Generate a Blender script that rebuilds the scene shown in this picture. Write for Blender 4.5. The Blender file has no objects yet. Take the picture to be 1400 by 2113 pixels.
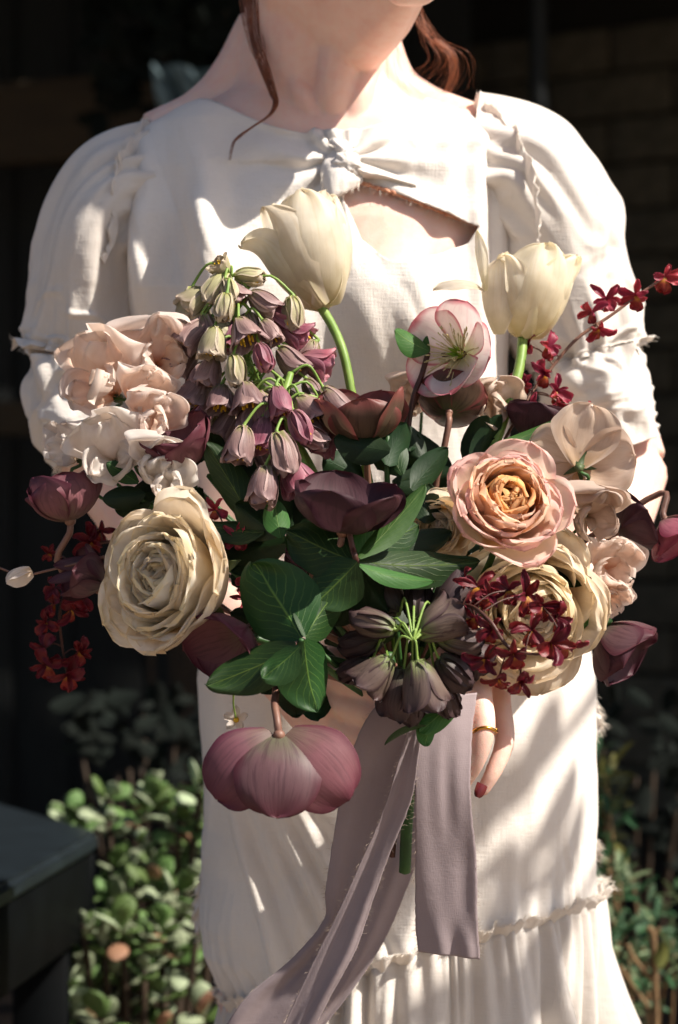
import bpy, bmesh, math, random
import numpy as np
from mathutils import Vector, Matrix, Quaternion

# ------------------------------------------------------------------ camera, sky, sun, exposure
SC = bpy.context.scene
COL = SC.collection
D0, ZC, FPX, PW, PH = 2.0, 1.0, 5000.0, 1400.0, 2113.0
cam = bpy.data.cameras.new('camera')
cam.sensor_fit = 'HORIZONTAL'; cam.sensor_width = 36.0; cam.lens = 36.0 * FPX / PW
cam.clip_start = 0.05; cam.clip_end = 200
cam.dof.use_dof = True; cam.dof.focus_distance = 1.70; cam.dof.aperture_fstop = 9.5
camo = bpy.data.objects.new('camera', cam); COL.objects.link(camo)
camo.location = (0, -D0, ZC); camo.rotation_euler = (math.pi / 2, 0, 0)
SC.camera = camo

SUN = Vector((0.60, -0.235, 0.74)).normalized()          # towards the sun
w = bpy.data.worlds.new('World'); SC.world = w; w.use_nodes = True
nt = w.node_tree; bg = nt.nodes['Background']
sky = nt.nodes.new('ShaderNodeTexSky'); sky.sky_type = 'NISHITA'; sky.sun_disc = False
sky.sun_elevation = math.asin(SUN.z); sky.sun_rotation = math.atan2(SUN.x, SUN.y)
sky.dust_density = 2.0; sky.ozone_density = 1.0; sky.air_density = 1.0
nt.links.new(sky.outputs[0], bg.inputs[0]); bg.inputs[1].default_value = 0.055
sl = bpy.data.lights.new('sun', 'SUN'); sl.energy = 4.8; sl.angle = math.radians(0.6); sl.color = (1.0, 0.925, 0.82)
so = bpy.data.objects.new('sun', sl); COL.objects.link(so)
so.rotation_euler = SUN.to_track_quat('Z', 'Y').to_euler(); so.location = (3, -3, 5)
SC.view_settings.view_transform = 'Standard'; SC.view_settings.look = 'None'
SC.view_settings.exposure = 0.95; SC.view_settings.gamma = 1.0
SC.render.engine = 'CYCLES'
SC.cycles.use_denoising = True
SC.cycles.max_bounces = 6; SC.cycles.transmission_bounces = 4; SC.cycles.diffuse_bounces = 3; SC.cycles.glossy_bounces = 2
SC.cycles.use_adaptive_sampling = True; SC.cycles.adaptive_threshold = 0.03
SC.cycles.sample_clamp_indirect = 4.0

# ------------------------------------------------------------------ helpers
RNG = random.Random(7)
def P(px, py, y=0.0):
    d = D0 + y
    return Vector(((px - 700.0) * d / FPX, y, ZC - (py - 1056.5) * d / FPX))
def S(px, y=0.0):
    return px * (D0 + y) / FPX
def lin(c):
    return tuple((v / 12.92 if v <= 0.04045 else ((v + 0.055) / 1.055) ** 2.4) for v in c)
def C(h):
    h = h.lstrip('#')
    return lin(tuple(int(h[i:i + 2], 16) / 255.0 for i in (0, 2, 4))) + (1.0,)

def _hash(ix, iy, iz, seed):
    n = (ix * 374761393 + iy * 668265263 + iz * 2147483647 + seed * 1274126177) & 0xffffffff
    n = ((n ^ (n >> 13)) * 1274126177) & 0xffffffff
    n = (n ^ (n >> 16)) & 0xffff
    return n / 32767.5 - 1.0
def noise(x, y=0.0, z=0.0, seed=0):
    x, y, z = np.broadcast_arrays(np.asarray(x, float), np.asarray(y, float), np.asarray(z, float))
    ix, iy, iz = np.floor(x).astype(np.int64), np.floor(y).astype(np.int64), np.floor(z).astype(np.int64)
    fx, fy, fz = x - ix, y - iy, z - iz
    fx, fy, fz = [f * f * f * (f * (f * 6 - 15) + 10) for f in (fx, fy, fz)]
    r = 0
    for a in (0, 1):
        for b in (0, 1):
            for c in (0, 1):
                wgt = (fx if a else 1 - fx) * (fy if b else 1 - fy) * (fz if c else 1 - fz)
                r = r + wgt * _hash(ix + a, iy + b, iz + c, seed)
    return r
def ss(a, b, x):
    t = np.clip((np.asarray(x, float) - a) / (b - a), 0, 1)
    return t * t * (3 - 2 * t)
def gauss(x, s):
    return np.exp(-(np.asarray(x, float) / s) ** 2)
def spline(pts, n):
    """Catmull-Rom through pts, n samples."""
    p = np.array([list(q) for q in pts], float)
    if len(p) == 2:
        t = np.linspace(0, 1, n)[:, None]
        return p[0] * (1 - t) + p[1] * t
    p = np.vstack([2 * p[0] - p[1], p, 2 * p[-1] - p[-2]])
    m = len(p) - 3
    out = []
    for t in np.linspace(0, m, n):
        i = min(int(t), m - 1); f = t - i
        a, b, c, d = p[i], p[i + 1], p[i + 2], p[i + 3]
        out.append(0.5 * ((2 * b) + (-a + c) * f + (2 * a - 5 * b + 4 * c - d) * f * f + (-a + 3 * b - 3 * c + d) * f ** 3))
    return np.array(out)

def mesh_from(name, verts, faces, uv=None, smooth=True):
    me = bpy.data.meshes.new(name)
    me.from_pydata([tuple(map(float, v)) for v in verts], [], [tuple(map(int, f)) for f in faces])
    if uv is not None:
        lay = me.uv_layers.new(name='UVMap')
        li = np.empty(len(me.loops), np.int32); me.loops.foreach_get('vertex_index', li)
        lay.data.foreach_set('uv', np.asarray(uv, np.float32)[li].ravel())
    if smooth:
        me.polygons.foreach_set('use_smooth', np.ones(len(me.polygons), bool))
    me.update()
    return me
def grid_faces(nu, nv, wrap=False):
    f = []
    for i in range(nu - 1):
        for j in range(nv if wrap else nv - 1):
            k = (j + 1) % nv
            f.append((i * nv + j, i * nv + k, (i + 1) * nv + k, (i + 1) * nv + j))
    return f
def grid_mesh(name, V, UV=None, wrap=False, flip=False):
    nu, nv = V.shape[:2]
    f = grid_faces(nu, nv, wrap)
    if flip: f = [tuple(reversed(q)) for q in f]
    return mesh_from(name, V.reshape(-1, 3), f, None if UV is None else UV.reshape(-1, 2))
def link(name, me, parent=None, mat=None, M=None):
    o = bpy.data.objects.new(name, me); COL.objects.link(o)
    if mat is not None and len(me.materials) == 0: me.materials.append(mat)
    if parent is not None: o.parent = parent
    if M is not None: o.matrix_basis = M
    return o
def thing(name, label, cat, loc=(0, 0, 0), group=None):
    o = bpy.data.objects.new(name, None); COL.objects.link(o)
    o.empty_display_size = 0.02; o.location = loc
    o['label'] = label; o['category'] = cat
    if group: o['group'] = group
    return o
def tagged(o, label, cat, group=None):
    o['label'] = label; o['category'] = cat
    if group: o['group'] = group
    return o
def frame(z_axis, x_hint):
    """Rotation with local Z along z_axis and local X as near x_hint as possible."""
    z = Vector(z_axis).normalized(); x = Vector(x_hint)
    x = (x - z * x.dot(z))
    if x.length < 1e-5: x = z.orthogonal()
    x.normalize(); y = z.cross(x)
    return Matrix((x, y, z)).transposed().to_4x4()
def tube(pts, radii, n=8, samples=None, caps=True, flat=1.0, hint=(0, -1, 0)):
    """Swept tube -> verts, faces. radii scalar/list or list of (ra, rb)."""
    m = samples or max(6, len(pts) * 5)
    c = spline(pts, m)
    if np.isscalar(radii): radii = [radii] * len(pts)
    r = np.array([(q, q * flat) if np.isscalar(q) else q for q in radii], float)
    r = np.stack([np.interp(np.linspace(0, 1, m), np.linspace(0, 1, len(r)), r[:, k]) for k in (0, 1)], 1)
    tan = np.gradient(c, axis=0); tan /= np.linalg.norm(tan, axis=1, keepdims=True) + 1e-12
    h = np.array(hint, float)
    x = h - tan[0] * h.dot(tan[0])
    if np.linalg.norm(x) < 1e-4: x = np.array([1.0, 0, 0]) - tan[0] * tan[0][0]
    V = []
    th = np.linspace(0, 2 * math.pi, n, endpoint=False)
    for i in range(m):
        x = x - tan[i] * x.dot(tan[i]); x /= np.linalg.norm(x); yv = np.cross(tan[i], x)
        V.append(c[i] + np.outer(np.cos(th) * r[i, 0], x) + np.outer(np.sin(th) * r[i, 1], yv))
    V = np.array(V)
    f = grid_faces(m, n, True); verts = V.reshape(-1, 3)
    if caps:
        a, b = len(verts), len(verts) + 1
        ra, rb = r[0].min(), r[-1].min()
        verts = np.vstack([verts, c[0] - tan[0] * ra * 0.5, c[-1] + tan[-1] * rb * 0.5])
        f += [((j + 1) % n, j, a) for j in range(n)]
        o = (m - 1) * n
        f += [(o + j, o + (j + 1) % n, b) for j in range(n)]
    return verts, f
class MB:
    def __init__(s): s.v = []; s.f = []; s.n = 0
    def add(s, v, f):
        v = np.asarray(v, float); s.v.append(v); s.f += [tuple(i + s.n for i in q) for q in f]; s.n += len(v)
    def mesh(s, name, smooth=True): return mesh_from(name, np.vstack(s.v), s.f, None, smooth)
def rel(v, o): return np.asarray(v, float) - np.array(o, float)
def stem_obj(parent, pts, radii, mat, name='stem', n=8, samples=None):
    o = Vector(parent.location)
    v, f = tube([Vector(p) - o for p in pts], radii, n, samples)
    return link(name, mesh_from(name, v, f), parent, mat)

# ------------------------------------------------------------------ materials
def new_mat(name):
    m = bpy.data.materials.new(name); m.use_nodes = True
    n = m.node_tree; n.nodes.clear()
    return m, n, n.nodes, n.links
def N(ns, t, **kw):
    o = ns.new(t)
    for k, v in kw.items():
        if hasattr(o, k): setattr(o, k, v)
        else: o.inputs[k.replace('_', ' ')].default_value = v
    return o
def ramp(ns, stops, interp='EASE'):
    r = ns.new('ShaderNodeValToRGB'); r.color_ramp.interpolation = interp
    e = r.color_ramp.elements
    while len(e) < len(stops): e.new(0.5)
    for q, (p, c) in zip(e, stops): q.position = p; q.color = c
    return r
def mix(ns, ls, fac, a, b, mode='MIX'):
    m = ns.new('ShaderNodeMix'); m.data_type = 'RGBA'; m.blend_type = mode
    for sock, val in ((m.inputs[0], fac), (m.inputs[6], a), (m.inputs[7], b)):
        if hasattr(val, 'is_output'): ls.new(val, sock)
        else: sock.default_value = val
    return m.outputs[2]
def mathn(ns, ls, op, a, b=None, c=None):
    m = ns.new('ShaderNodeMath'); m.operation = op
    for i, val in enumerate((a, b, c)):
        if val is None: continue
        if hasattr(val, 'is_output'): ls.new(val, m.inputs[i])
        else: m.inputs[i].default_value = val
    return m.outputs[0]
def petal_mat(name, base, mid, tip, edge=None, vein=None, vs=0.3, trans=0.35, rough=0.5, vfreq=26, sheen=0.0, edge_w=0.75, mott=0.12, spec=0.3, back=None):
    """UV.y runs base to tip, UV.x across. Colours belong to the petal itself."""
    m, t, ns, ls = new_mat(name)
    uv = N(ns, 'ShaderNodeUVMap'); sep = N(ns, 'ShaderNodeSeparateXYZ'); ls.new(uv.outputs[0], sep.inputs[0])
    oi = N(ns, 'ShaderNodeObjectInfo')
    tc = N(ns, 'ShaderNodeTexCoord')
    nz = N(ns, 'ShaderNodeTexNoise'); nz.inputs['Scale'].default_value = 90; nz.inputs['Detail'].default_value = 4
    ls.new(tc.outputs['Object'], nz.inputs['Vector'])
    f = mathn(ns, ls, 'MULTIPLY_ADD', nz.outputs[0], 0.3, mathn(ns, ls, 'ADD', sep.outputs[1], -0.15))
    r = ramp(ns, [(0.02, base), (0.45, mid), (1.0, tip)]); ls.new(f, r.inputs[0])
    col = r.outputs[0]
    # fine veins: noise stretched along the petal
    cx = N(ns, 'ShaderNodeCombineXYZ')
    ls.new(mathn(ns, ls, 'MULTIPLY', sep.outputs[0], vfreq), cx.inputs[0]); ls.new(mathn(ns, ls, 'MULTIPLY', sep.outputs[1], 2.2), cx.inputs[1])
    ls.new(mathn(ns, ls, 'MULTIPLY', oi.outputs['Random'], 50), cx.inputs[2])
    vn = N(ns, 'ShaderNodeTexNoise'); vn.inputs['Scale'].default_value = 1.0; vn.inputs['Detail'].default_value = 3; vn.inputs['Roughness'].default_value = 0.6
    ls.new(cx.outputs[0], vn.inputs['Vector'])
    vr = ramp(ns, [(0.48, (0, 0, 0, 1)), (0.66, (1, 1, 1, 1))]); ls.new(vn.outputs[0], vr.inputs[0])
    if vein is not None:
        col = mix(ns, ls, mathn(ns, ls, 'MULTIPLY', vr.outputs[0], vs), col, vein)
    if edge is not None:
        ax = mathn(ns, ls, 'ABSOLUTE', mathn(ns, ls, 'MULTIPLY_ADD', sep.outputs[0], 2.0, -1.0))
        em = mathn(ns, ls, 'MAXIMUM', ax, sep.outputs[1])
        em = mathn(ns, ls, 'MULTIPLY_ADD', nz.outputs[0], 0.16, mathn(ns, ls, 'ADD', em, -0.08))
        er = ramp(ns, [(edge_w, (0, 0, 0, 1)), (0.99, (1, 1, 1, 1))]); ls.new(em, er.inputs[0])
        col = mix(ns, ls, er.outputs[0], col, edge)
    if back is not None:
        ge = N(ns, 'ShaderNodeNewGeometry')
        col = mix(ns, ls, mathn(ns, ls, 'MULTIPLY', ge.outputs['Backfacing'], 0.85), col, back)
    hv = N(ns, 'ShaderNodeHueSaturation'); ls.new(col, hv.inputs['Color'])
    ls.new(mathn(ns, ls, 'MULTIPLY_ADD', oi.outputs['Random'], 2 * mott, 1 - mott), hv.inputs['Value'])
    ls.new(mathn(ns, ls, 'MULTIPLY_ADD', oi.outputs['Random'], 0.02, 0.49), hv.inputs['Hue'])
    n2 = N(ns, 'ShaderNodeTexNoise'); n2.inputs['Scale'].default_value = 45; n2.inputs['Detail'].default_value = 6
    ls.new(tc.outputs['Object'], n2.inputs['Vector'])
    blot = ramp(ns, [(0.3, (0.88, 0.87, 0.86, 1)), (0.7, (1.05, 1.05, 1.05, 1))]); ls.new(n2.outputs[0], blot.inputs[0])
    col = mix(ns, ls, 1.0, hv.outputs[0], blot.outputs[0], 'MULTIPLY')
    b = N(ns, 'ShaderNodeBsdfPrincipled'); ls.new(col, b.inputs['Base Color'])
    b.inputs['Roughness'].default_value = rough; b.inputs['Specular IOR Level'].default_value = spec
    b.inputs['Sheen Weight'].default_value = sheen
    bp = N(ns, 'ShaderNodeBump'); bp.inputs['Strength'].default_value = 0.28; bp.inputs['Distance'].default_value = 0.0008
    ls.new(vn.outputs[0], bp.inputs['Height']); ls.new(bp.outputs[0], b.inputs['Normal'])
    tr = N(ns, 'ShaderNodeBsdfTranslucent'); ls.new(col, tr.inputs['Color'])
    mx = N(ns, 'ShaderNodeMixShader'); mx.inputs[0].default_value = trans
    ls.new(b.outputs[0], mx.inputs[1]); ls.new(tr.outputs[0], mx.inputs[2])
    out = N(ns, 'ShaderNodeOutputMaterial'); ls.new(mx.outputs[0], out.inputs[0])
    return m
def leaf_mat(name, c1, c2, vein, rough=0.42, trans=0.15, vstr=0.55, edge=None):
    m, t, ns, ls = new_mat(name)
    uv = N(ns, 'ShaderNodeUVMap'); sep = N(ns, 'ShaderNodeSeparateXYZ'); ls.new(uv.outputs[0], sep.inputs[0])
    oi = N(ns, 'ShaderNodeObjectInfo'); tc = N(ns, 'ShaderNodeTexCoord')
    nz = N(ns, 'ShaderNodeTexNoise'); nz.inputs['Scale'].default_value = 60; nz.inputs['Detail'].default_value = 5
    ls.new(tc.outputs['Object'], nz.inputs['Vector'])
    col = mix(ns, ls, nz.outputs[0], c1, c2)
    ax = mathn(ns, ls, 'ABSOLUTE', mathn(ns, ls, 'MULTIPLY_ADD', sep.outputs[0], 2.0, -1.0))
    # midrib and slanting side veins
    rib = ramp(ns, [(0.0, (1, 1, 1, 1)), (0.05, (0, 0, 0, 1))]); ls.new(ax, rib.inputs[0])
    ph = mathn(ns, ls, 'MULTIPLY_ADD', ax, -0.55, sep.outputs[1])
    ph = mathn(ns, ls, 'MULTIPLY_ADD', nz.outputs[0], 0.2, ph)
    sv = mathn(ns, ls, 'FRACT', mathn(ns, ls, 'MULTIPLY', ph, 7.0))
    sv = mathn(ns, ls, 'ABSOLUTE', mathn(ns, ls, 'ADD', sv, -0.5))
    svr = ramp(ns, [(0.0, (1, 1, 1, 1)), (0.11, (0, 0, 0, 1))]); ls.new(sv, svr.inputs[0])
    fade = mathn(ns, ls, 'MULTIPLY', mathn(ns, ls, 'MULTIPLY', svr.outputs[0], nz.outputs[0]), mathn(ns, ls, 'MULTIPLY_ADD', ax, -1.3, 1.35))
    vf = mathn(ns, ls, 'MULTIPLY', mathn(ns, ls, 'MAXIMUM', rib.outputs[0], fade), vstr)
    col = mix(ns, ls, vf, col, vein)
    hv = N(ns, 'ShaderNodeHueSaturation'); ls.new(col, hv.inputs['Color'])
    ls.new(mathn(ns, ls, 'MULTIPLY_ADD', oi.outputs['Random'], 0.5, 0.75), hv.inputs['Value'])
    ls.new(mathn(ns, ls, 'MULTIPLY_ADD', oi.outputs['Random'], 0.03, 0.485), hv.inputs['Hue'])
    b = N(ns, 'ShaderNodeBsdfPrincipled'); ls.new(hv.outputs[0], b.inputs['Base Color'])
    b.inputs['Roughness'].default_value = rough + .1; b.inputs['Specular IOR Level'].default_value = 0.28
    bp = N(ns, 'ShaderNodeBump'); bp.inputs['Strength'].default_value = 0.5; bp.inputs['Distance'].default_value = 0.0012
    hh = mathn(ns, ls, 'MULTIPLY_ADD', vf, -1.0, nz.outputs[0])
    ls.new(hh, bp.inputs['Height']); ls.new(bp.outputs[0], b.inputs['Normal'])
    tr = N(ns, 'ShaderNodeBsdfTranslucent'); ls.new(hv.outputs[0], tr.inputs['Color'])
    mx = N(ns, 'ShaderNodeMixShader'); mx.inputs[0].default_value = trans
    ls.new(b.outputs[0], mx.inputs[1]); ls.new(tr.outputs[0], mx.inputs[2])
    out = N(ns, 'ShaderNodeOutputMaterial'); ls.new(mx.outputs[0], out.inputs[0])
    return m
def plain_mat(name, c1, c2=None, rough=0.6, scale=40, bump=0.3, metal=0.0, spec=0.4, detail=6, dist=0.001, stretch=None, trans=0.0, sss=0.0, objrand=0.0):
    m, t, ns, ls = new_mat(name)
    tc = N(ns, 'ShaderNodeTexCoord')
    src = tc.outputs['Object']
    if stretch:
        mp = N(ns, 'ShaderNodeMapping'); mp.inputs['Scale'].default_value = stretch; ls.new(src, mp.inputs[0]); src = mp.outputs[0]
    nz = N(ns, 'ShaderNodeTexNoise'); nz.inputs['Scale'].default_value = scale; nz.inputs['Detail'].default_value = detail
    nz.inputs['Roughness'].default_value = 0.6
    ls.new(src, nz.inputs['Vector'])
    r = ramp(ns, [(0.3, c1), (0.7, c2 or c1)]); ls.new(nz.outputs[0], r.inputs[0])
    col = r.outputs[0]
    if objrand:
        oi = N(ns, 'ShaderNodeObjectInfo'); hv = N(ns, 'ShaderNodeHueSaturation'); ls.new(col, hv.inputs['Color'])
        ls.new(mathn(ns, ls, 'MULTIPLY_ADD', oi.outputs['Random'], 2 * objrand, 1 - objrand), hv.inputs['Value']); col = hv.outputs[0]
    b = N(ns, 'ShaderNodeBsdfPrincipled'); ls.new(col, b.inputs['Base Color'])
    b.inputs['Roughness'].default_value = rough; b.inputs['Metallic'].default_value = metal
    b.inputs['Specular IOR Level'].default_value = spec
    if sss:
        b.inputs['Subsurface Weight'].default_value = sss; b.inputs['Subsurface Radius'].default_value = (1.0, 0.35, 0.2); b.inputs['Subsurface Scale'].default_value = 0.012
    if bump:
        bp = N(ns, 'ShaderNodeBump'); bp.inputs['Strength'].default_value = bump; bp.inputs['Distance'].default_value = dist
        ls.new(nz.outputs[0], bp.inputs['Height']); ls.new(bp.outputs[0], b.inputs['Normal'])
    out = N(ns, 'ShaderNodeOutputMaterial'); sh = b.outputs[0]
    if trans:
        tr = N(ns, 'ShaderNodeBsdfTranslucent'); ls.new(col, tr.inputs['Color'])
        mx = N(ns, 'ShaderNodeMixShader'); mx.inputs[0].default_value = trans
        ls.new(sh, mx.inputs[1]); ls.new(tr.outputs[0], mx.inputs[2]); sh = mx.outputs[0]
    ls.new(sh, out.inputs[0])
    return m
def cloth_mat(name, c1, c2, trans=0.12, weave=700.0, bump=0.5):
    m, t, ns, ls = new_mat(name)
    tc = N(ns, 'ShaderNodeTexCoord')
    nz = N(ns, 'ShaderNodeTexNoise'); nz.inputs['Scale'].default_value = 14; nz.inputs['Detail'].default_value = 8
    ls.new(tc.outputs['Object'], nz.inputs['Vector'])
    r = ramp(ns, [(0.3, c1), (0.7, c2)]); ls.new(nz.outputs[0], r.inputs[0])
    hs = []
    for sc in ((weave, weave, weave * 0.12), (weave * 0.12, weave * 0.12, weave)):
        mp = N(ns, 'ShaderNodeMapping'); mp.inputs['Scale'].default_value = sc; ls.new(tc.outputs['Object'], mp.inputs[0])
        q = N(ns, 'ShaderNodeTexNoise'); q.inputs['Scale'].default_value = 1.0; q.inputs['Detail'].default_value = 2
        ls.new(mp.outputs[0], q.inputs['Vector']); hs.append(q.outputs[0])
    wv = mathn(ns, ls, 'ADD', hs[0], hs[1])
    cr = N(ns, 'ShaderNodeTexNoise'); cr.inputs['Scale'].default_value = 55; cr.inputs['Detail'].default_value = 5; cr.inputs['Distortion'].default_value = 0.6
    ls.new(tc.outputs['Object'], cr.inputs['Vector'])
    h = mathn(ns, ls, 'MULTIPLY_ADD', cr.outputs[0], 3.0, wv)
    slub = mix(ns, ls, 0.16, r.outputs[0], mix(ns, ls, wv, (0.35, 0.33, 0.31, 1), (1, 1, 1, 1)), 'MULTIPLY')
    b = N(ns, 'ShaderNodeBsdfPrincipled'); ls.new(slub, b.inputs['Base Color'])
    b.inputs['Roughness'].default_value = 0.75; b.inputs['Specular IOR Level'].default_value = 0.15
    b.inputs['Sheen Weight'].default_value = 0.25
    bp = N(ns, 'ShaderNodeBump'); bp.inputs['Strength'].default_value = bump; bp.inputs['Distance'].default_value = 0.0006
    ls.new(h, bp.inputs['Height']); ls.new(bp.outputs[0], b.inputs['Normal'])
    tr = N(ns, 'ShaderNodeBsdfTranslucent'); ls.new(r.outputs[0], tr.inputs['Color'])
    mx = N(ns, 'ShaderNodeMixShader'); mx.inputs[0].default_value = trans
    ls.new(b.outputs[0], mx.inputs[1]); ls.new(tr.outputs[0], mx.inputs[2])
    out = N(ns, 'ShaderNodeOutputMaterial'); ls.new(mx.outputs[0], out.inputs[0])
    return m

# ------------------------------------------------------------------ the setting
def struct(name, me, mat):
    o = link(name, me, None, mat); o['kind'] = 'structure'; return o
def box_v(x0, x1, y0, y1, z0, z1):
    v = [(x, y, z) for x in (x0, x1) for y in (y0, y1) for z in (z0, z1)]
    f = [(0, 1, 3, 2), (4, 6, 7, 5), (0, 4, 5, 1), (2, 3, 7, 6), (0, 2, 6, 4), (1, 5, 7, 3)]
    return v, f
def bevel_box(name, sx, sy, sz, bev=0.004, seg=2, jitter=0.0, seed=0):
    bm = bmesh.new(); bmesh.ops.create_cube(bm, size=1.0)
    r = random.Random(seed)
    for v in bm.verts:
        v.co = Vector((v.co.x * sx + r.uniform(-1, 1) * jitter, v.co.y * sy + r.uniform(-1, 1) * jitter, v.co.z * sz + r.uniform(-1, 1) * jitter))
    bmesh.ops.bevel(bm, geom=bm.edges[:], offset=bev, segments=seg, affect='EDGES', profile=0.6)
    me = bpy.data.meshes.new(name); bm.to_mesh(me); bm.free()
    me.polygons.foreach_set('use_smooth', np.ones(len(me.polygons), bool)); return me

M_paving = plain_mat('paving', C('#6f6152'), C('#857565'), 0.85, 9, 0.4, dist=0.004)
M_soil = plain_mat('soil', C('#241a13'), C('#382a1e'), 0.95, 30, 0.9, dist=0.01)
M_block = plain_mat('block_stone', C('#4a453a'), C('#5e584b'), 0.92, 26, 0.9, dist=0.006, objrand=0.12)
M_mortar = plain_mat('mortar', C('#191712'), C('#211e18'), 0.95, 60, 0.5)
M_darkwood = plain_mat('dark_stained_wood', C('#07090a'), C('#0f1312'), 0.8, 6, 0.5, stretch=(9, 9, 0.8), objrand=0.3)
M_brownwood = plain_mat('brown_timber', C('#2a2012'), C('#362a18'), 0.8, 5, 0.5, stretch=(1, 8, 8))
M_blacksteel = plain_mat('black_painted_timber', C('#020304'), C('#050709'), 0.6, 18, 0.3, stretch=(1, 6, 1), spec=0.08)
M_top_sheen = plain_mat('sky_sheen_top', C('#11171b'), C('#1b2329'), 0.38, 14, 0.3, stretch=(1, 5, 1), spec=0.5)  # blue-grey sky sheen put into the base colour of the black top
M_pipe = plain_mat('pipe_paint', C('#04090c'), C('#070d10'), 0.5, 10, 0.2)
M_palecloth = plain_mat('pale_blue_canvas', C('#4e6066'), C('#70848a'), 0.8, 12, 0.3)
M_roof = plain_mat('roof_board', C('#15120e'), C('#211c15'), 0.85, 6, 0.4)

# ground: soil bed behind, paving in front
struct('ground', mesh_from('ground', [(-60, 0.75, 0), (60, 0.75, 0), (60, 80, 0), (-60, 80, 0)], [(0, 1, 2, 3)]), M_soil)
pv = struct('patio_paving', mesh_from('patio_paving', [(-60, -60, -0.004), (60, -60, -0.004), (60, 0.75, -0.004), (-60, 0.75, -0.004)], [(0, 1, 2, 3)]), M_paving)

# block wall on the right, turned so that its right end comes nearer
def block_wall():
    org = Vector((0.10, 4.6, 0)); ang = math.radians(-34)
    root = thing('block_wall', 'dark brown block wall behind the person on the right', 'wall', org)
    root.rotation_euler = (0, 0, ang)
    L, Ht, bh, bw = 3.6, 3.0, 0.118, 0.36
    v, f = box_v(-1.0, L, 0.010, 0.22, 0, Ht); me = mesh_from('mortar_bed', v, f, smooth=False)
    link('mortar_bed', me, root, M_mortar)
    vs = [bevel_box('block', bw - 0.012, 0.05, bh - 0.011, 0.006, 2, 0.0025, k) for k in range(5)]
    r = random.Random(3)
    for row in range(int(Ht / bh)):
        z = (row + 0.5) * bh
        if z < 0.2 or z > 2.2: continue
        off = (row % 2) * bw / 2
        for k in range(-3, 10):
            x = k * bw + off + bw / 2
            if x < -1.0 or x > L: continue
            o = link('block', vs[r.randrange(5)], root, M_block)
            o.location = (x, 0.012 + r.uniform(-0.004, 0.003), z)
            o.rotation_euler = (0, 0, r.uniform(-0.01, 0.01) + (math.pi if r.random() < .5 else 0))
block_wall()

# downpipe in front of the block wall
def downpipe():
    y = 3.2; x = P(1112, 0, y).x
    root = thing('downpipe', 'dark round downpipe running up the block wall', 'pipe', (x, y, 0))
    r = S(19, y)
    v, f = tube([(0, 0, 0.0), (0, 0, 1.2), (0, 0, 2.45)], r, 20, 8); link('pipe', mesh_from('pipe', v, f), root, M_pipe)
    for z in (0.9, 1.62):
        v, f = tube([(0, 0, z - 0.02), (0, 0, z + 0.02)], r * 1.18, 20, 4); link('bracket', mesh_from('bracket', v, f), root, M_pipe)
downpipe()

# dark boarded wall on the left
def board_wall():
    y = 3.4
    root = thing('board_wall', 'near black vertical board wall behind the left shoulder', 'wall', (-1.0, y, 0))
    vs = [bevel_box('board', 0.152, 0.025, 2.6, 0.003, 1, 0.001, 20 + k) for k in range(3)]
    for k in range(34):
        o = link('board', vs[k % 3], root, M_darkwood); o.location = (-3.6 + k * 0.146, (k % 2) * 0.014, 1.3)
    return root
board_wall()
# brown timber fascia across the dark wall
def timber_beam():
    y = 3.1
    a, b = P(-140, 262, y), P(430, 236, y - 0.25)
    d = b - a; c = (a + b) / 2
    o = link('timber_beam', bevel_box('timber_beam', d.length, 0.06, S(165, y), 0.006, 2), None, M_brownwood)
    o.location = c; o.rotation_euler = Vector((d.x, d.y, 0)).to_track_quat('X', 'Z').to_euler()
    tagged(o, 'broad brown timber beam across the dark board wall at upper left', 'beam')
    a, b = P(-140, 868, y), P(150, 858, y)
    o = link('timber_rail', bevel_box('timber_rail', (b - a).length, 0.05, S(70, y), 0.006, 2), None, M_brownwood)
    o.location = (a + b) / 2
    tagged(o, 'thin reddish brown timber rail low on the dark board wall', 'rail')
    for px, ys in ((-120, y - 0.04), (430, y - 0.3)):
        pass
timber_beam()

# furled pale parasol cloth hanging behind the neck on the left
def pale_cloth():
    y = 2.4
    n, m = 40, 30
    L = spline([P(312, 128, y), P(322, 190, y), P(345, 280, y), P(360, 330, y)], n); Rr = spline([P(480, 150, y), P(462, 190, y), P(430, 250, y), P(380, 330, y)], n)
    u = np.linspace(0, 1, n)[:, None]; v = np.linspace(0, 1, m)[None, :]
    V = L[:, None] * (1 - v[..., None]) + Rr[:, None] * v[..., None]
    V[..., 1] += 0.018 * np.sin(v * 14 - u * 7) + 0.01 * noise(v * 8, u * 5, 0, 4)
    me = grid_mesh('hanging_cloth', V)
    o = link('hanging_cloth', me, None, M_palecloth)
    s = o.modifiers.new('s', 'SOLIDIFY'); s.thickness = 0.003
    tagged(o, 'pale blue grey pleated canvas hanging behind the neck on the left', 'cloth')
pale_cloth()

# unseen overhanging roof, added behind the person (above the frame); it keeps the back wall in shade
def roof():
    root = thing('shade_roof', 'unseen board roof added above the back walls to shade them', 'roof', (0, 0, 2.55))
    vs = bevel_box('roof_board', 7.0, 0.19, 0.02, 0.002, 1)
    for k in range(22):
        y = ROOF_Y + k * 0.198
        o = link('roof_board', vs, root, M_roof); o.location = (0, y + 0.1, 0.07 * k * 0.2)
    rf = bevel_box('rafter', 0.06, 4.4, 0.11, 0.004, 1)
    for k in range(6):
        o = link('rafter', rf, root, M_roof); o.location = (-2.8 + k * 1.1, ROOF_Y + 2.2, 0.06); o.rotation_euler.x = math.atan(0.07)
ROOF_Y = 0.95
roof()

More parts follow.
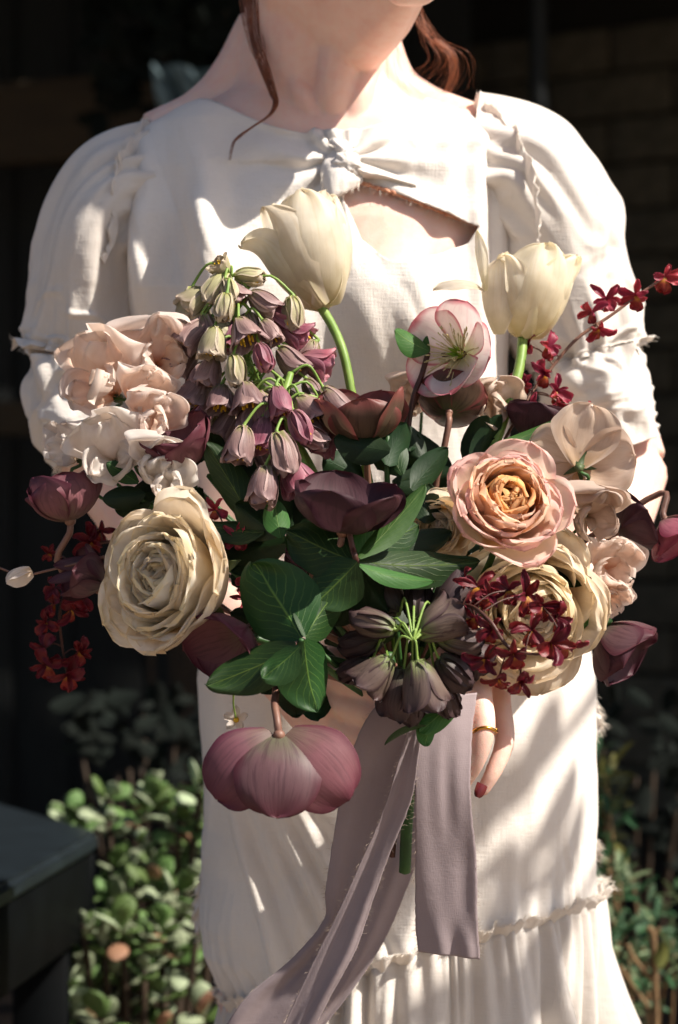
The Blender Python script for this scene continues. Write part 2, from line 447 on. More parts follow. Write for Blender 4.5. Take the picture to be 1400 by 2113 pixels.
# glossy black table corner, lower left
def table():
    y0 = 0.55
    z = P(0, 1745, y0).z
    root = thing('garden_table', 'black painted table corner with sky sheen coloured into its top at lower left', 'table', (P(0, 1745, y0).x - 0.25, y0, 0))
    zz = z
    def w(px, py):      # a point on the table top plane seen at this pixel
        d = (ZC - zz) / ((py - 1056.5) / FPX)
        return Vector(((px - 700) * d / FPX, d - D0, zz))
    A, B, Cc = w(-30, 1850), w(205, 1715), w(-20, 1650)
    e1 = (A - B); e2 = (Cc - B)
    t = 0.022
    corners = [B, B + e1 * 1.9, B + e1 * 1.9 + e2 * 1.9, B + e2 * 1.9]
    bm = bmesh.new()
    vt = [bm.verts.new(c - root.location) for c in corners]; vb = [bm.verts.new(c - root.location - Vector((0, 0, t))) for c in corners]
    bm.faces.new(vt); bm.faces.new(vb[::-1])
    for i in range(4): bm.faces.new((vt[i], vb[i], vb[(i + 1) % 4], vt[(i + 1) % 4]))
    bmesh.ops.recalc_face_normals(bm, faces=bm.faces)
    bmesh.ops.bevel(bm, geom=bm.edges[:], offset=0.006, segments=3, affect='EDGES')
    me = bpy.data.meshes.new('table_top'); bm.to_mesh(me); bm.free()
    link('table_top', me, root, M_top_sheen)
    for c in corners:
        ctr = sum(corners, Vector()) / 4
        p = c + (ctr - c).normalized() * 0.07
        o = link('leg', bevel_box('leg', 0.06, 0.06, zz - t, 0.004, 1), root, M_blacksteel)
        o.location = Vector((p.x, p.y, (zz - t) / 2)) - root.location
    # apron boards hang below the top edge
    for a, b in ((corners[0], corners[1]), (corners[0], corners[3])):
        d = b - a; ctr = (a + b) / 2; inn = (sum(corners, Vector()) / 4 - ctr).normalized() * 0.03
        o = link('apron', bevel_box('apron', d.length * 0.94, 0.022, 0.09, 0.003, 1), root, M_blacksteel)
        o.location = ctr + inn - Vector((0, 0, t + 0.045)) - root.location
        o.rotation_euler = (0, 0, math.atan2(d.y, d.x))
table()
# ------------------------------------------------------------------ the person
def skin_mat():
    m, t, ns, ls = new_mat('skin'); tc = N(ns, 'ShaderNodeTexCoord')
    def nz(sc, det=5):
        q = N(ns, 'ShaderNodeTexNoise'); q.inputs['Scale'].default_value = sc; q.inputs['Detail'].default_value = det; ls.new(tc.outputs['Object'], q.inputs['Vector']); return q.outputs[0]
    r = ramp(ns, [(.25, C('#dcae9f')), (.5, C('#e4bfb0')), (.75, C('#eacabb'))]); ls.new(nz(24), r.inputs[0])
    r2 = ramp(ns, [(.35, (1, .93, .91, 1)), (.6, (1, 1, 1, 1))]); ls.new(nz(140, 8), r2.inputs[0])
    col = mix(ns, ls, .8, r.outputs[0], r2.outputs[0], 'MULTIPLY')
    b = N(ns, 'ShaderNodeBsdfPrincipled'); ls.new(col, b.inputs['Base Color'])
    b.inputs['Roughness'].default_value = .5; b.inputs['Specular IOR Level'].default_value = .35
    b.inputs['Subsurface Weight'].default_value = .22; b.inputs['Subsurface Radius'].default_value = (1, .35, .2); b.inputs['Subsurface Scale'].default_value = .012
    v = N(ns, 'ShaderNodeTexVoronoi'); v.inputs['Scale'].default_value = 900; ls.new(tc.outputs['Object'], v.inputs['Vector'])
    h = mathn(ns, ls, 'MULTIPLY_ADD', v.outputs[0], .35, nz(60, 9))
    bp = N(ns, 'ShaderNodeBump'); bp.inputs['Strength'].default_value = .3; bp.inputs['Distance'].default_value = .0009
    ls.new(h, bp.inputs['Height']); ls.new(bp.outputs[0], b.inputs['Normal'])
    o = N(ns, 'ShaderNodeOutputMaterial'); ls.new(b.outputs[0], o.inputs[0]); return m
M_skin = skin_mat()
M_dress = cloth_mat('raw_silk', C('#e2dad2'), C('#e8e1da'), 0.10)
M_dress2 = cloth_mat('raw_silk_thin', C('#e3dbd3'), C('#eae3dc'), 0.28)
M_thread = plain_mat('frayed_thread', C('#e6dcd0'), C('#efe6da'), 0.8, 30, 0, trans=0.3)
M_hair = plain_mat('auburn_hair', C('#5e3019'), C('#96552f'), 0.38, 300, 0, spec=0.55, stretch=(1, 1, 0.1))
M_nail = plain_mat('dark_red_nail', C('#4a0f12'), C('#5a1418'), 0.25, 30, 0, spec=0.6)
M_gold = plain_mat('gold', C('#c98f3c'), C('#d9a552'), 0.22, 60, 0.15, metal=1.0)

TZ = [0.55, 0.70, 0.80, 0.88, 0.95, 1.02, 1.10, 1.18, 1.24, 1.28, 1.305, 1.320, 1.332, 1.342, 1.352, 1.365, 1.40, 1.44]
TA = [.165, .165, .163, .150, .136, .138, .146, .158, .163, .160, .150, .138, .118, .092, .073, .064, .059, .058]
TF = [.110, .112, .110, .100, .088, .092, .108, .112, .100, .086, .075, .069, .064, .060, .057, .055, .055, .055]
TB = [.110, .115, .110, .095, .085, .090, .098, .105, .108, .104, .094, .086, .078, .070, .064, .060, .058, .058]
TX = [.047, .047, .045, .030, .015, .000, -.010, -.018, -.02, -.02, -.02, -.02, -.02, -.021, -.022, -.024, -.024, -.022]
TY = [.02, .02, .02, .02, .02, .02, .02, .02, .02, .022, .025, .027, .030, .032, .034, .034, .030, .024]
def tz(tab, z): return np.interp(z, TZ, tab)
def torso(th, z, off=0.0):
    """th: -pi/2 faces the camera, 0 is image right. Arrays broadcast."""
    th, z = np.broadcast_arrays(np.asarray(th, float), np.asarray(z, float))
    a = tz(TA, z) + off; c, s = np.cos(th), np.sin(th)
    b = np.where(s < 0, tz(TF, z), tz(TB, z)) + off
    e = 0.86
    x = np.sign(c) * np.abs(c) ** e * a; y = np.sign(s) * np.abs(s) ** e * b
    fr = np.clip(-s, 0, 1)
    # bust
    for bx in (-0.068, 0.066):
        y = y - 0.022 * fr * gauss(x - bx, 0.055) * gauss(z - 1.155, 0.055)
    y = y + 0.006 * fr * gauss(x, 0.028) * gauss(z - 1.16, 0.06)
    # collar bones
    return np.stack([x + tz(TX, z), y + tz(TY, z), z], -1)

root_p = thing('person', 'person in a cream raw silk dress holding a mixed bouquet in both hands', 'person', (0, 0, 0))

# --- body: closed primitives fused by a voxel remesh into one surface
def body():
    mb = MB()
    zs = np.concatenate([np.linspace(0.50, 1.30, 50), np.linspace(1.305, 1.42, 40)])
    th = np.linspace(-math.pi, math.pi, 64, endpoint=False)
    V = torso(th[None, :], zs[:, None], -0.0025 - 0.033 * ss(1.08, .95, zs[:, None]))
    V[..., 1] -= (V[..., 1] < 0) * .0045 * gauss(V[..., 0] - .05, .06) * gauss(V[..., 2] - 1.235, .035)
    nv = 64; f = grid_faces(len(zs), nv, True); v = V.reshape(-1, 3)
    a, b = len(v), len(v) + 1
    v = np.vstack([v, V[0].mean(0), V[-1].mean(0)])
    f += [((j + 1) % nv, j, a) for j in range(nv)]; o = (len(zs) - 1) * nv
    f += [(o + j, o + (j + 1) % nv, b) for j in range(nv)]
    mb.add(v, f)
    def T(pts, r, n=20, **k): mb.add(*tube(pts, r, n, **k))
    # neck leaning slightly to the image right
    T([P(640, 330, .035), P(643, 230, .028), P(648, 120, .02), P(655, 0, .015), P(670, -160, -.005)], [.060, .0585, .0575, .059, .062], 28)
    # sternomastoid cords, windpipe, collar bones
    T([P(678, 285, -.030), P(620, 190, -.026), P(575, 60, .005), P(560, -60, .03)], [.008, .011, .013, .013], 12)
    T([P(712, 285, -.030), P(745, 190, -.026), P(775, 60, .01), P(790, -40, .03)], [.008, .011, .012, .012], 12)
    T([P(694, 270, -.022), P(690, 190, -.030), P(700, 100, -.030)], [.012, .016, .018], 14)
    T([P(682, 292, -.036), P(600, 296, -.040), P(500, 282, -.020), P(400, 262, .01)], [.009, .0075, .008, .008], 10)
    T([P(716, 292, -.036), P(800, 288, -.038), P(900, 262, -.02), P(960, 240, .01)], [.009, .0075, .008, .008], 10)
    # trapezius slopes
    T([P(560, 60, .045), P(500, 180, .045), P(420, 250, .04), P(330, 300, .035)], [.03, .032, .028, .03], 16)
    T([P(745, 60, .05), P(790, 180, .05), P(870, 235, .045), P(970, 285, .035)], [.03, .030, .026, .03], 16)
    # head, turned to the image right and tipped back
    F = Vector((0.66, -0.72, 0.22)).normalized(); U0 = Vector((-0.10, 0.12, 1)).normalized()
    Sd = F.cross(U0).normalized(); U = Sd.cross(F).normalized()
    Hc = P(705, -330, -.05)
    def H(f_, s_, u_): return Hc + F * f_ + Sd * s_ + U * u_
    def hull(sph, seg=12):
        bm = bmesh.new()
        for c, r in sph:
            ret = bmesh.ops.create_uvsphere(bm, u_segments=seg, v_segments=8, radius=r)
            bmesh.ops.translate(bm, verts=ret['verts'], vec=c)
        bmesh.ops.convex_hull(bm, input=bm.verts[:])
        loose = [q for q in bm.verts if not q.link_faces]
        bmesh.ops.delete(bm, geom=loose, context='VERTS')
        bm.verts.index_update()
        vv = [tuple(q.co) for q in bm.verts]; ff = [tuple(q.index for q in fc.verts) for fc in bm.faces]; bm.free()
        mb.add(vv, ff)
    chin = P(866, -34, -.128)
    hull([(chin, .017), (P(832, -28, -.138), .015), (H(.03, -.055, -.075), .016), (H(.03, .052, -.075), .016), (H(.085, -.03, -.02), .02), (H(.085, .03, -.02), .02),
          (H(.0, 0, .01), .06), (H(-.01, -.05, -.02), .016), (H(-.01, .05, -.02), .016)])
    hull([(H(.01, 0, .055), .068), (H(-.055, 0, .05), .070), (H(.07, 0, .07), .03), (H(.06, -.035, .03), .03), (H(.06, .035, .03), .03)])
    # soft floor of the jaw down to the throat
    hull([(chin - F * .006, .013), (P(800, 36, -.070), .021), (P(735, 78, -.026), .030), (P(640, -30, -.01), .045), (P(700, -60, -.02), .05), (H(.02, -.045, -.07), .014), (H(.02, .045, -.07), .014)])
    # nose, lips, ears
    hull([(H(.105, 0, .03), .006), (H(.126, 0, -.012), .009), (H(.108, -.012, -.016), .008), (H(.108, .012, -.016), .008)], 8)
    hull([(H(.104, -.016, -.046), .004), (H(.112, 0, -.045), .0055), (H(.104, .016, -.046), .004)], 8)
    hull([(H(.101, -.014, -.057), .004), (H(.108, 0, -.057), .006), (H(.101, .014, -.057), .004)], 8)
    for s in (-1, 1):
        hull([(H(-.01, s * .074, .015), .012), (H(-.018, s * .078, .03), .012), (H(-.008, s * .072, -.02), .008)], 8)
    # upper arms
    T([P(330, 330, .03), P(235, 470, .035), P(200, 640, .03), P(190, 800, .015), P(200, 940, -.005)], [.045, .043, .039, .036, .034])
    T([P(970, 320, .03), P(1110, 440, .045), P(1180, 620, .05), P(1232, 800, .04), P(1290, 965, .02)], [.045, .044, .041, .039, .036])
    # forearms
    T([P(200, 940, -.005), P(315, 1085, -.05), P(445, 1225, -.11), P(565, 1355, -.165), P(612, 1415, -.18)], [.034, .036, .033, .025, .023])
    T([P(1292, 965, .02), P(1255, 1070, -.02), P(1180, 1200, -.08), P(1110, 1310, -.14), P(1080, 1350, -.16)], [.036, .036, .033, .026, .023])
    # image-left hand: palm against the stems, fingers curling round to the front
    hull([(P(610, 1425, -.18), .020), (P(680, 1405, -.222), .014), (P(690, 1440, -.226), .014), (P(690, 1478, -.222), .013), (P(685, 1512, -.214), .012), (P(650, 1500, -.19), .014), (P(640, 1400, -.19), .015)], 10)
    def finger(pts, rr): T(pts, rr, 14, samples=28)
    finger([P(680, 1402, -.222), P(725, 1408, -.250), P(790, 1424, -.262), P(840, 1446, -.252), P(872, 1462, -.240)], [.0105, .0100, .0098, .0084, .0064])
    finger([P(686, 1442, -.226), P(732, 1462, -.252), P(792, 1478, -.262), P(842, 1492, -.250), P(870, 1502, -.238)], [.0106, .0102, .0096, .0084, .0064])
    finger([P(690, 1480, -.222), P(735, 1512, -.246), P(790, 1530, -.256), P(836, 1538, -.245), P(862, 1544, -.234)], [.0102, .0098, .0092, .0080, .0062])
    finger([P(684, 1512, -.214), P(728, 1556, -.234), P(776, 1574, -.242), P(814, 1580, -.232), P(834, 1582, -.224)], [.0092, .0086, .0080, .0070, .0056])
    finger([P(640, 1392, -.19), P(690, 1360, -.205), P(745, 1352, -.205), P(790, 1362, -.20)], [.0135, .0120, .0105, .0085])
    # image-right hand: fingers reaching down across the stems
    hull([(P(1082, 1350, -.16), .020), (P(1030, 1382, -.205), .0125), (P(992, 1378, -.226), .013), (P(955, 1378, -.234), .013), (P(922, 1384, -.230), .012), (P(1040, 1330, -.175), .016), (P(960, 1345, -.20), .014)], 10)
    finger([P(1030, 1390, -.206), P(1034, 1450, -.226), P(1042, 1528, -.240), P(1020, 1590, -.248), P(994, 1636, -.248)], [.0090, .0078, .0076, .0064, .0048])
    finger([P(986, 1388, -.232), P(992, 1440, -.260), P(998, 1506, -.274), P(980, 1572, -.272), P(952, 1622, -.262)], [.0104, .0092, .0088, .0076, .0058])
    finger([P(952, 1388, -.238), P(946, 1450, -.264), P(936, 1520, -.272), P(916, 1576, -.266), P(896, 1612, -.258)], [.0112, .0106, .0098, .0086, .0066])
    finger([P(920, 1392, -.232), P(904, 1450, -.256), P(890, 1510, -.262), P(874, 1556, -.256), P(858, 1584, -.248)], [.0106, .0100, .0094, .0082, .0064])
    finger([P(975, 1340, -.20), P(930, 1360, -.222), P(888, 1400, -.238), P(862, 1440, -.240)], [.0135, .0122, .0108, .0085])
    # legs and feet under the skirt
    for s in (-1, 1):
        x = .047 + s * .075
        T([(x, .02, .60), (x, .01, .45), (x * 1.0, .02, .25), (x, .03, .09)], [.075, .055, .05, .033])
        hull([((x, .05, .035), .033), ((x + s * .02, -.10, .022), .022), ((x, -.10, .022), .022), ((x, .03, .09), .033)])
    me = mb.mesh('body_raw')
    o = link('body', me, root_p, M_skin)
    rm = o.modifiers.new('r', 'REMESH'); rm.mode = 'VOXEL'; rm.voxel_size = 0.0021
    sm = o.modifiers.new('s', 'SMOOTH'); sm.factor = 0.5; sm.iterations = 5
    dg = bpy.context.evaluated_depsgraph_get()
    m2 = bpy.data.meshes.new_from_object(o.evaluated_get(dg)); m2.name = 'body'
    o.modifiers.clear(); o.data = m2
    m2.polygons.foreach_set('use_smooth', np.ones(len(m2.polygons), bool))
    bpy.data.meshes.remove(me)
    if len(m2.materials) == 0: m2.materials.append(M_skin)
    return o, H, Hc, F, U, Sd
BODY, Hh, Hc, HF, HU, HS = body()

# nails and ring
def nail(c, d, nrm, w_, l_):
    V = []
    for i in range(7):
        row = []
        for j in range(7):
            u, v_ = i / 6, j / 3 - 1
            ww = w_ * (1 - 0.35 * max(0, u - .6) / .4 * 1.0)
            row.append((ww * v_ * math.sqrt(max(0.05, 1 - (max(0, u - .75) / .25) ** 2 * .6)), -l_ * .5 + l_ * u, -0.0016 * v_ * v_ + 0.0006 * math.sin(u * 3)))
        V.append(row)
    me = grid_mesh('fingernail', np.array(V))
    z = Vector(nrm).normalized(); y = Vector(d); y = (y - z * y.dot(z)).normalized(); x = y.cross(z)
    M = Matrix((x, y, z)).transposed().to_4x4(); M.translation = c
    link('fingernail', me, BODY, M_nail, M)
nail(P(992, 1632, -.2565), P(986, 1642, -.250) - P(1008, 1600, -.252), (0.25, -1, 0.15), .0042, .0105)
def ring():
    c = P(998, 1512, -.2735); ax = (P(1003, 1520, -.268) - P(996, 1450, -.258)).normalized()
    R = frame(ax, (1, 0, 0))
    v, f = [], []
    n, m = 40, 10
    for i in range(n):
        a = 2 * math.pi * i / n
        for j in range(m):
            b = 2 * math.pi * j / m
            rr = .0096 + .0011 * math.cos(b)
            v.append((rr * math.cos(a), rr * math.sin(a), .0011 * math.sin(b) * 1.2 + .0006 * math.sin(3 * a)))
    for i in range(n):
        for j in range(m):
            f.append((i * m + j, ((i + 1) % n) * m + j, ((i + 1) % n) * m + (j + 1) % m, i * m + (j + 1) % m))
    R.translation = c
    o = link('ring', mesh_from('ring', v, f), BODY, M_gold, R)
    tagless = o
    # three small beads on the band
    for k, (a, r_) in enumerate(((-1.2, .0018), (-0.85, .0021), (-0.45, .0017))):
        bm = bmesh.new(); bmesh.ops.create_icosphere(bm, subdivisions=2, radius=r_)
        me = bpy.data.meshes.new('ring_bead'); bm.to_mesh(me); bm.free()
        p = link('ring_bead', me, o, M_gold); p.location = (.0104 * math.cos(a), .0104 * math.sin(a), -.0012 * k)
    o['label'] = 'thin gold ring with small beads'
ring()

# --- dress
def fringe(name, pts, dirs, per, length, parent, thick=0.00022, seed=0, spread=0.5, droop=(0, 0, 0)):
    """loose threads along an edge"""
    r = random.Random(seed); v, f = [], []
    pts = np.array(pts, float); dirs = np.array(dirs, float)
    n = len(pts)
    for _ in range(per):
        t = r.random() * (n - 1.001); i = int(t); q = t - i
        p = pts[i] * (1 - q) + pts[i + 1] * q; d = dirs[i] * (1 - q) + dirs[i + 1] * q
        d = d / (np.linalg.norm(d) + 1e-9) + np.array([r.uniform(-1, 1), r.uniform(-1, 1), r.uniform(-1, 1)]) * spread
        d /= np.linalg.norm(d); l = length * r.uniform(.35, 1.15)
        cur = np.array([r.uniform(-1, 1), r.uniform(-1, 1), r.uniform(-1, 1)]) * l * .25
        sd = np.cross(d, [0, 1, 0]); sd /= np.linalg.norm(sd) + 1e-9; sd *= thick
        q0 = p - d * .001; q1 = p + d * l * .5 + cur; q2 = p + d * l + cur * .6 + np.array(droop) * l
        b = len(v); v += [q0 - sd, q0 + sd, q1 + sd * .8, q1 - sd * .8, q2 + sd * .3, q2 - sd * .3]
        f += [(b, b + 1, b + 2, b + 3), (b + 3, b + 2, b + 4, b + 5)]
    o = link(name, mesh_from(name, v, f), parent, M_thread); o['kind'] = 'stuff'
    return o
def smooth_edge(me, solid=0.0):
    return me

KEY = [(700, 392), (748, 372), (990, 466), (968, 500), (905, 528), (812, 552), (745, 500)]   # keyhole in photo pixels
def bodice():
    nz_, nt_ = 170, 340
    th = np.linspace(-math.pi, math.pi, nt_, endpoint=False)[None, :]
    s = np.linspace(0, 1, nz_)[:, None]
    front = ss(-0.2, 1.0, -np.sin(th))
    side = np.cos(th)
    # neckline: dips to the knot in front, higher behind
    ztop = 1.343 - 0.012 * np.cos(th) * 0 - front * (0.036 * gauss(np.cos(th) * 1.0 + 0.0 - 0.10, 0.55)) - 0.004 * (side < 0) * front
    zbot = 0.93 + 0 * th
    z = zbot + (ztop - zbot) * s ** 0.9
    V = torso(th, z, 0.004)
    x = V[..., 0]; fr = np.clip(-np.sin(th), 0, 1) + 0 * z
    # drape folds
    wx = noise(x * 9, z * 6, 0, 1) * 0.02
    d = 0.0052 * noise((x + wx) * 30, z * 7, 0.3, 2) + 0.0030 * np.abs(noise((x + wx) * 60 + z * 20, z * 14, 1.3, 3))
    # long folds falling from the right shoulder
    for fx, wdt, amp, z0 in ((0.105, .010, .010, 1.24), (0.128, .008, .009, 1.235), (0.085, .009, .005, 1.25)):
        ctr = fx + (1.30 - z) * 0.20 * (fx - 0.06) * 4
        d = d + amp * gauss(x - ctr, wdt) * ss(1.12, 1.2, z) * ss(1.345, 1.29, z) - 0.7 * amp * gauss(x - ctr - wdt * 1.6, wdt * .9) * ss(1.12, 1.2, z) * ss(1.345, 1.29, z)
    # soft hollow and roll beside the left sleeve
    lx = -0.145 + (1.28 - z) * 0.05
    d = d - 0.008 * gauss(x - lx - .012, .012) * gauss(z - 1.19, .05) + 0.020 * gauss(x - lx + .012, .012) * gauss(z - 1.20, .07) + 0.020 * gauss(x - lx - .04, .014) * gauss(z - 1.22, .05)
    # rays gathered towards the tied knot
    kx, kz = P(712, 335, -.06).x, P(712, 335, -.06).z
    ang = np.arctan2(z - kz, x - kx); rad = np.hypot(x - kx, z - kz)
    d = d + 0.0045 * np.sin(ang * 11 + noise(rad * 30, ang * 2, 0, 8) * 1.5) * gauss(rad - .035, .05) * (rad > .004)
    d = d + 0.007 * gauss(z - 1.292 + (x - kx) * -0.10, .010) * gauss(x - kx - .10, .06)
    V[..., 1] -= d * np.clip(fr * 1.6, 0, 1); V[..., 1] += d * (fr <= 0)
    V[..., 0] += np.cos(th) * d * 0.6
    bm = bmesh.new(); me = grid_mesh('bodice', V, wrap=True); bm.from_mesh(me); bpy.data.meshes.remove(me)
    # cut the keyhole through the front
    kp = [P(a, b, -.075) for a, b in KEY]
    for i in range(len(kp)):
        a, b = kp[i], kp[(i + 1) % len(kp)]
        no = Vector((-(b.z - a.z), 0, b.x - a.x)).normalized()
        near = [fc for fc in bm.faces if fc.calc_center_median().y < 0 and min((fc.calc_center_median() - q).length for q in (a, b, (a + b) / 2)) < 0.08]
        geom = set(near)
        for fc in near: geom.update(fc.edges); geom.update(fc.verts)
        bmesh.ops.bisect_plane(bm, geom=list(geom), dist=1e-5, plane_co=a, plane_no=no)
    def inside(p):
        c = False; n = len(kp); j = n - 1
        for i in range(n):
            a, b = kp[i], kp[j]
            if ((a.z > p.z) != (b.z > p.z)) and (p.x < (b.x - a.x) * (p.z - a.z) / (b.z - a.z) + a.x): c = not c
            j = i
        return c
    dead = [fc for fc in bm.faces if fc.calc_center_median().y < 0 and inside(fc.calc_center_median())]
    bmesh.ops.delete(bm, geom=dead, context='FACES')
    for fc in bm.faces: fc.smooth = True
    me = bpy.data.meshes.new('bodice'); bm.to_mesh(me); bm.free()
    me.polygons.foreach_set('use_smooth', np.ones(len(me.polygons), bool))
    o = link('dress', me, root_p, M_dress)
    sd = o.modifiers.new('t', 'SOLIDIFY'); sd.thickness = 0.0012; sd.offset = 1
    o['label'] = 'cream raw silk dress with puffed sleeves and frayed edges'
    return o
DRESS = bodice()

def front_y(px, py, off=0.0):
    """y of the bodice front where the photo pixel looks at it"""
    y = -0.08
    for _ in range(6):
        p = P(px, py, y)
        ths = np.linspace(-math.pi + .05, -.05, 240)
        Q = torso(ths, np.full_like(ths, p.z), 0.004)
        y = float(np.interp(p.x, Q[:, 0], Q[:, 1]))
    return y - off
def FP(px, py, off=0.0): return P(px, py, front_y(px, py, off))

# frayed rolled edge round the keyhole
def roll(name, pix, r, off, amp, mat, n=60, seed=1, parent=None, thr=0):
    c = spline([FP(a, b, off) for a, b in pix], n)
    c += np.stack([noise(np.arange(n) * .9, 1, 0, seed), noise(np.arange(n) * .9, 2, 0, seed), noise(np.arange(n) * .9, 3, 0, seed)], 1) * amp
    v, f = tube([Vector(q) for q in c], [r * (1 + .35 * math.sin(k * 1.9) * math.sin(k * .7)) for k in range(n)], 8, samples=n * 2)
    o = link(name, mesh_from(name, v, f), parent or DRESS, mat)
    if thr: fringe(name + '_threads', c, np.tile([[0, -.4, -1]], (n, 1)), thr, .006, parent or DRESS, seed=seed)
    return o
M_edge = plain_mat('rust_edge', C('#b5765a'), C('#d09a7c'), 0.8, 300, 0.6)
roll('neckline_binding', [(742, 376), (820, 400), (900, 432), (984, 465)], .0016, .004, .0006, M_edge, 70, 2, thr=60)

# the tied knot with two loose ends
def sheet(name, pix_rows, mat, parent, nu=26, nv=22, amp=.002, seed=0, freq=9, thick=.0009):
    rows = [spline([FP(a, b, o_) for a, b, o_ in r_], nv) for r_ in pix_rows]
    rows = np.array(rows)
    V = np.stack([spline(rows[:, j], nu) for j in range(nv)], 1)
    u = np.linspace(0, 1, nu)[:, None]; v = np.linspace(0, 1, nv)[None, :]
    V[..., 1] += amp * (noise(v * freq, u * 3, 0, seed) + .6 * np.abs(noise(v * freq * 2, u * 5, 2, seed)))
    o = link(name, grid_mesh(name, V), parent, mat)
    s = o.modifiers.new('t', 'SOLIDIFY'); s.thickness = thick
    return o, V
sheet('tie_end', [[(700, 300, .004), (716, 318, .012), (735, 345, .008)], [(668, 335, .010), (700, 350, .022), (748, 366, .012)], [(664, 385, .008), (690, 398, .018), (742, 380, .010)], [(672, 402, .006), (688, 410, .010), (706, 396, .008)]], M_dress, DRESS, amp=.0016, seed=3)
sheet('tie_end', [[(716, 292, .006), (724, 312, .016), (730, 338, .010)], [(690, 286, .010), (706, 306, .022), (722, 332, .018)], [(684, 288, .006), (692, 306, .012), (700, 322, .010)]], M_dress, DRESS, amp=.0016, seed=5)
sheet('tie_end', [[(728, 330, .012), (738, 350, .020), (742, 366, .010)], [(775, 345, .010), (782, 358, .016), (784, 370, .008)], [(850, 372, .005), (858, 380, .008), (862, 388, .004)]], M_dress, DRESS, amp=.0018, seed=7)
def knot():
    bm = bmesh.new(); bmesh.ops.create_icosphere(bm, subdivisions=4, radius=1)
    c = FP(718, 340, .016)
    for v in bm.verts:
        q = np.array(v.co)
        k = 1 + .16 * float(noise(q[0] * 3.1, q[1] * 3.1, q[2] * 3.1, 5)) - .14 * abs(math.sin(4 * math.atan2(q[2], q[0]) + 1.0))
        v.co = Vector((q[0] * .0135 * k, q[1] * .009 * k, q[2] * .0115 * k))
    me = bpy.data.meshes.new('tie_knot'); bm.to_mesh(me); bm.free()
    me.polygons.foreach_set('use_smooth', np.ones(len(me.polygons), bool))
    o = link('tie_knot', me, DRESS, M_dress); o.location = c; o.rotation_euler = (0, .6, 0)
knot()
fringe('tie_threads', spline([FP(664, 350, .014), FP(672, 402, .012), FP(706, 398, .010), FP(745, 376, .012)], 30), np.tile([[0, -.3, -1]], (30, 1)), 70, .006, DRESS, seed=9)

# --- sleeves
def sleeve(name, cen, rad, dep, seed, gather, tiers, side, nu=190, nv=150):
    """cen: photo centre points with depth; rad: half-width in pixels across the arm; dep: half-depth in metres."""
    c = spline([P(*q) for q in cen], nu)
    t = np.linspace(0, 1, nu)
    ra = np.interp(t, np.linspace(0, 1, len(rad)), [S(r_, .0) for r_ in rad])
    ra = np.convolve(np.pad(ra, 8, mode='edge'), np.ones(17) / 17, 'valid')
    rb = np.interp(t, np.linspace(0, 1, len(dep)), dep); rb = np.convolve(np.pad(rb, 8, mode='edge'), np.ones(17) / 17, 'valid')
    tan = np.gradient(c, axis=0); tan /= np.linalg.norm(tan, axis=1, keepdims=True)
    yv = np.array([0, 1.0, 0])
    th = np.linspace(0, 2 * math.pi, nv, endpoint=False)
    V = np.zeros((nu, nv, 3))
    U, TH = np.meshgrid(t, th, indexing='ij')
    cx, sy = np.cos(TH), np.sin(TH)
    X, Y, Z = cx * 2.2, sy * 2.2, U
    # long soft folds running down from the gathers, a few cross creases at the bend
    wr = noise(cx * 1.2, sy * 1.2, U * 3, seed) * .7
    lf = noise(cx * 2.6 + wr, sy * 2.6 - wr, U * 1.6 + wr * .6, seed + 1)
    rid = 1 - np.abs(noise(cx * 2.2 + wr * .8, sy * 2.2 + wr * .5, U * 2.4 + wr, seed + 2)) * 2.4
    big = noise(cx * 1.1 + 5, sy * 1.1, U * 2.6 + wr * .4, seed + 4)
    crs = 1 - np.abs(noise(cx * 1.3 + wr, sy * 1.3, U * 9 + wr * 2.2, seed + 3)) * 2.6
    fin = noise(cx * 6, sy * 6, U * 7 + wr * 2, seed + 5)
    d = .0070 * big + .0060 * lf + .0034 * np.clip(rid, -.5, 1) + .0030 * np.clip(crs, -.3, 1) * ss(.35, .9, U) + .0013 * fin
    for g0, amp, fall, fq in gather:
        w_ = np.exp(-np.abs(U - g0) / fall)
        d = d * (1 - .55 * w_) + amp * w_ * (np.sin(TH * fq + 2.5 * noise(TH * 2, U * 6, 0, seed + 6)) * .6 + noise(TH * fq * .35, U * 4, 3, seed + 7))
    for i in range(nu):
        n1 = np.cross(tan[i], yv); n1 /= np.linalg.norm(n1)
        n1 = n1 * (1 if n1[0] > 0 or abs(n1[0]) < 1e-3 else -1)
        V[i] = c[i] + np.outer(cx[i] * (ra[i] + d[i]), n1) + np.outer(sy[i] * (rb[i] + d[i]), yv)
    o = link(name, grid_mesh(name, V, wrap=True), DRESS, M_dress2)
    s = o.modifiers.new('t', 'SOLIDIFY'); s.thickness = .0008
    return o, V
SLl, VL = sleeve('sleeve', [(340, 410, .03), (265, 424, .025), (210, 500, .02), (193, 600, .015), (190, 690, .01), (178, 745, .005)],
                 [138, 134, 122, 122, 128, 105], [.070, .078, .080, .076, .068, .058], 11, [(0, .0062, .26, 17), (1.0, .0050, .10, 14)], 2, -1)
SLl2, VL2 = sleeve('sleeve', [(176, 742, .005), (172, 800, .0), (178, 860, -.01), (205, 925, -.02)], [108, 112, 108, 92], [.060, .066, .066, .058], 31, [(0, .0065, .16, 15), (1, .003, .1, 10)], 1, -1, 110, 140)
SLr, VR = sleeve('sleeve', [(958, 366, .03), (1056, 384, .03), (1130, 470, .03), (1165, 580, .03), (1195, 680, .025), (1212, 742, .02)],
                 [152, 146, 128, 122, 125, 100], [.070, .080, .084, .080, .072, .060], 52, [(0, .0072, .28, 17), (1.0, .0055, .10, 14)], 2, 1)
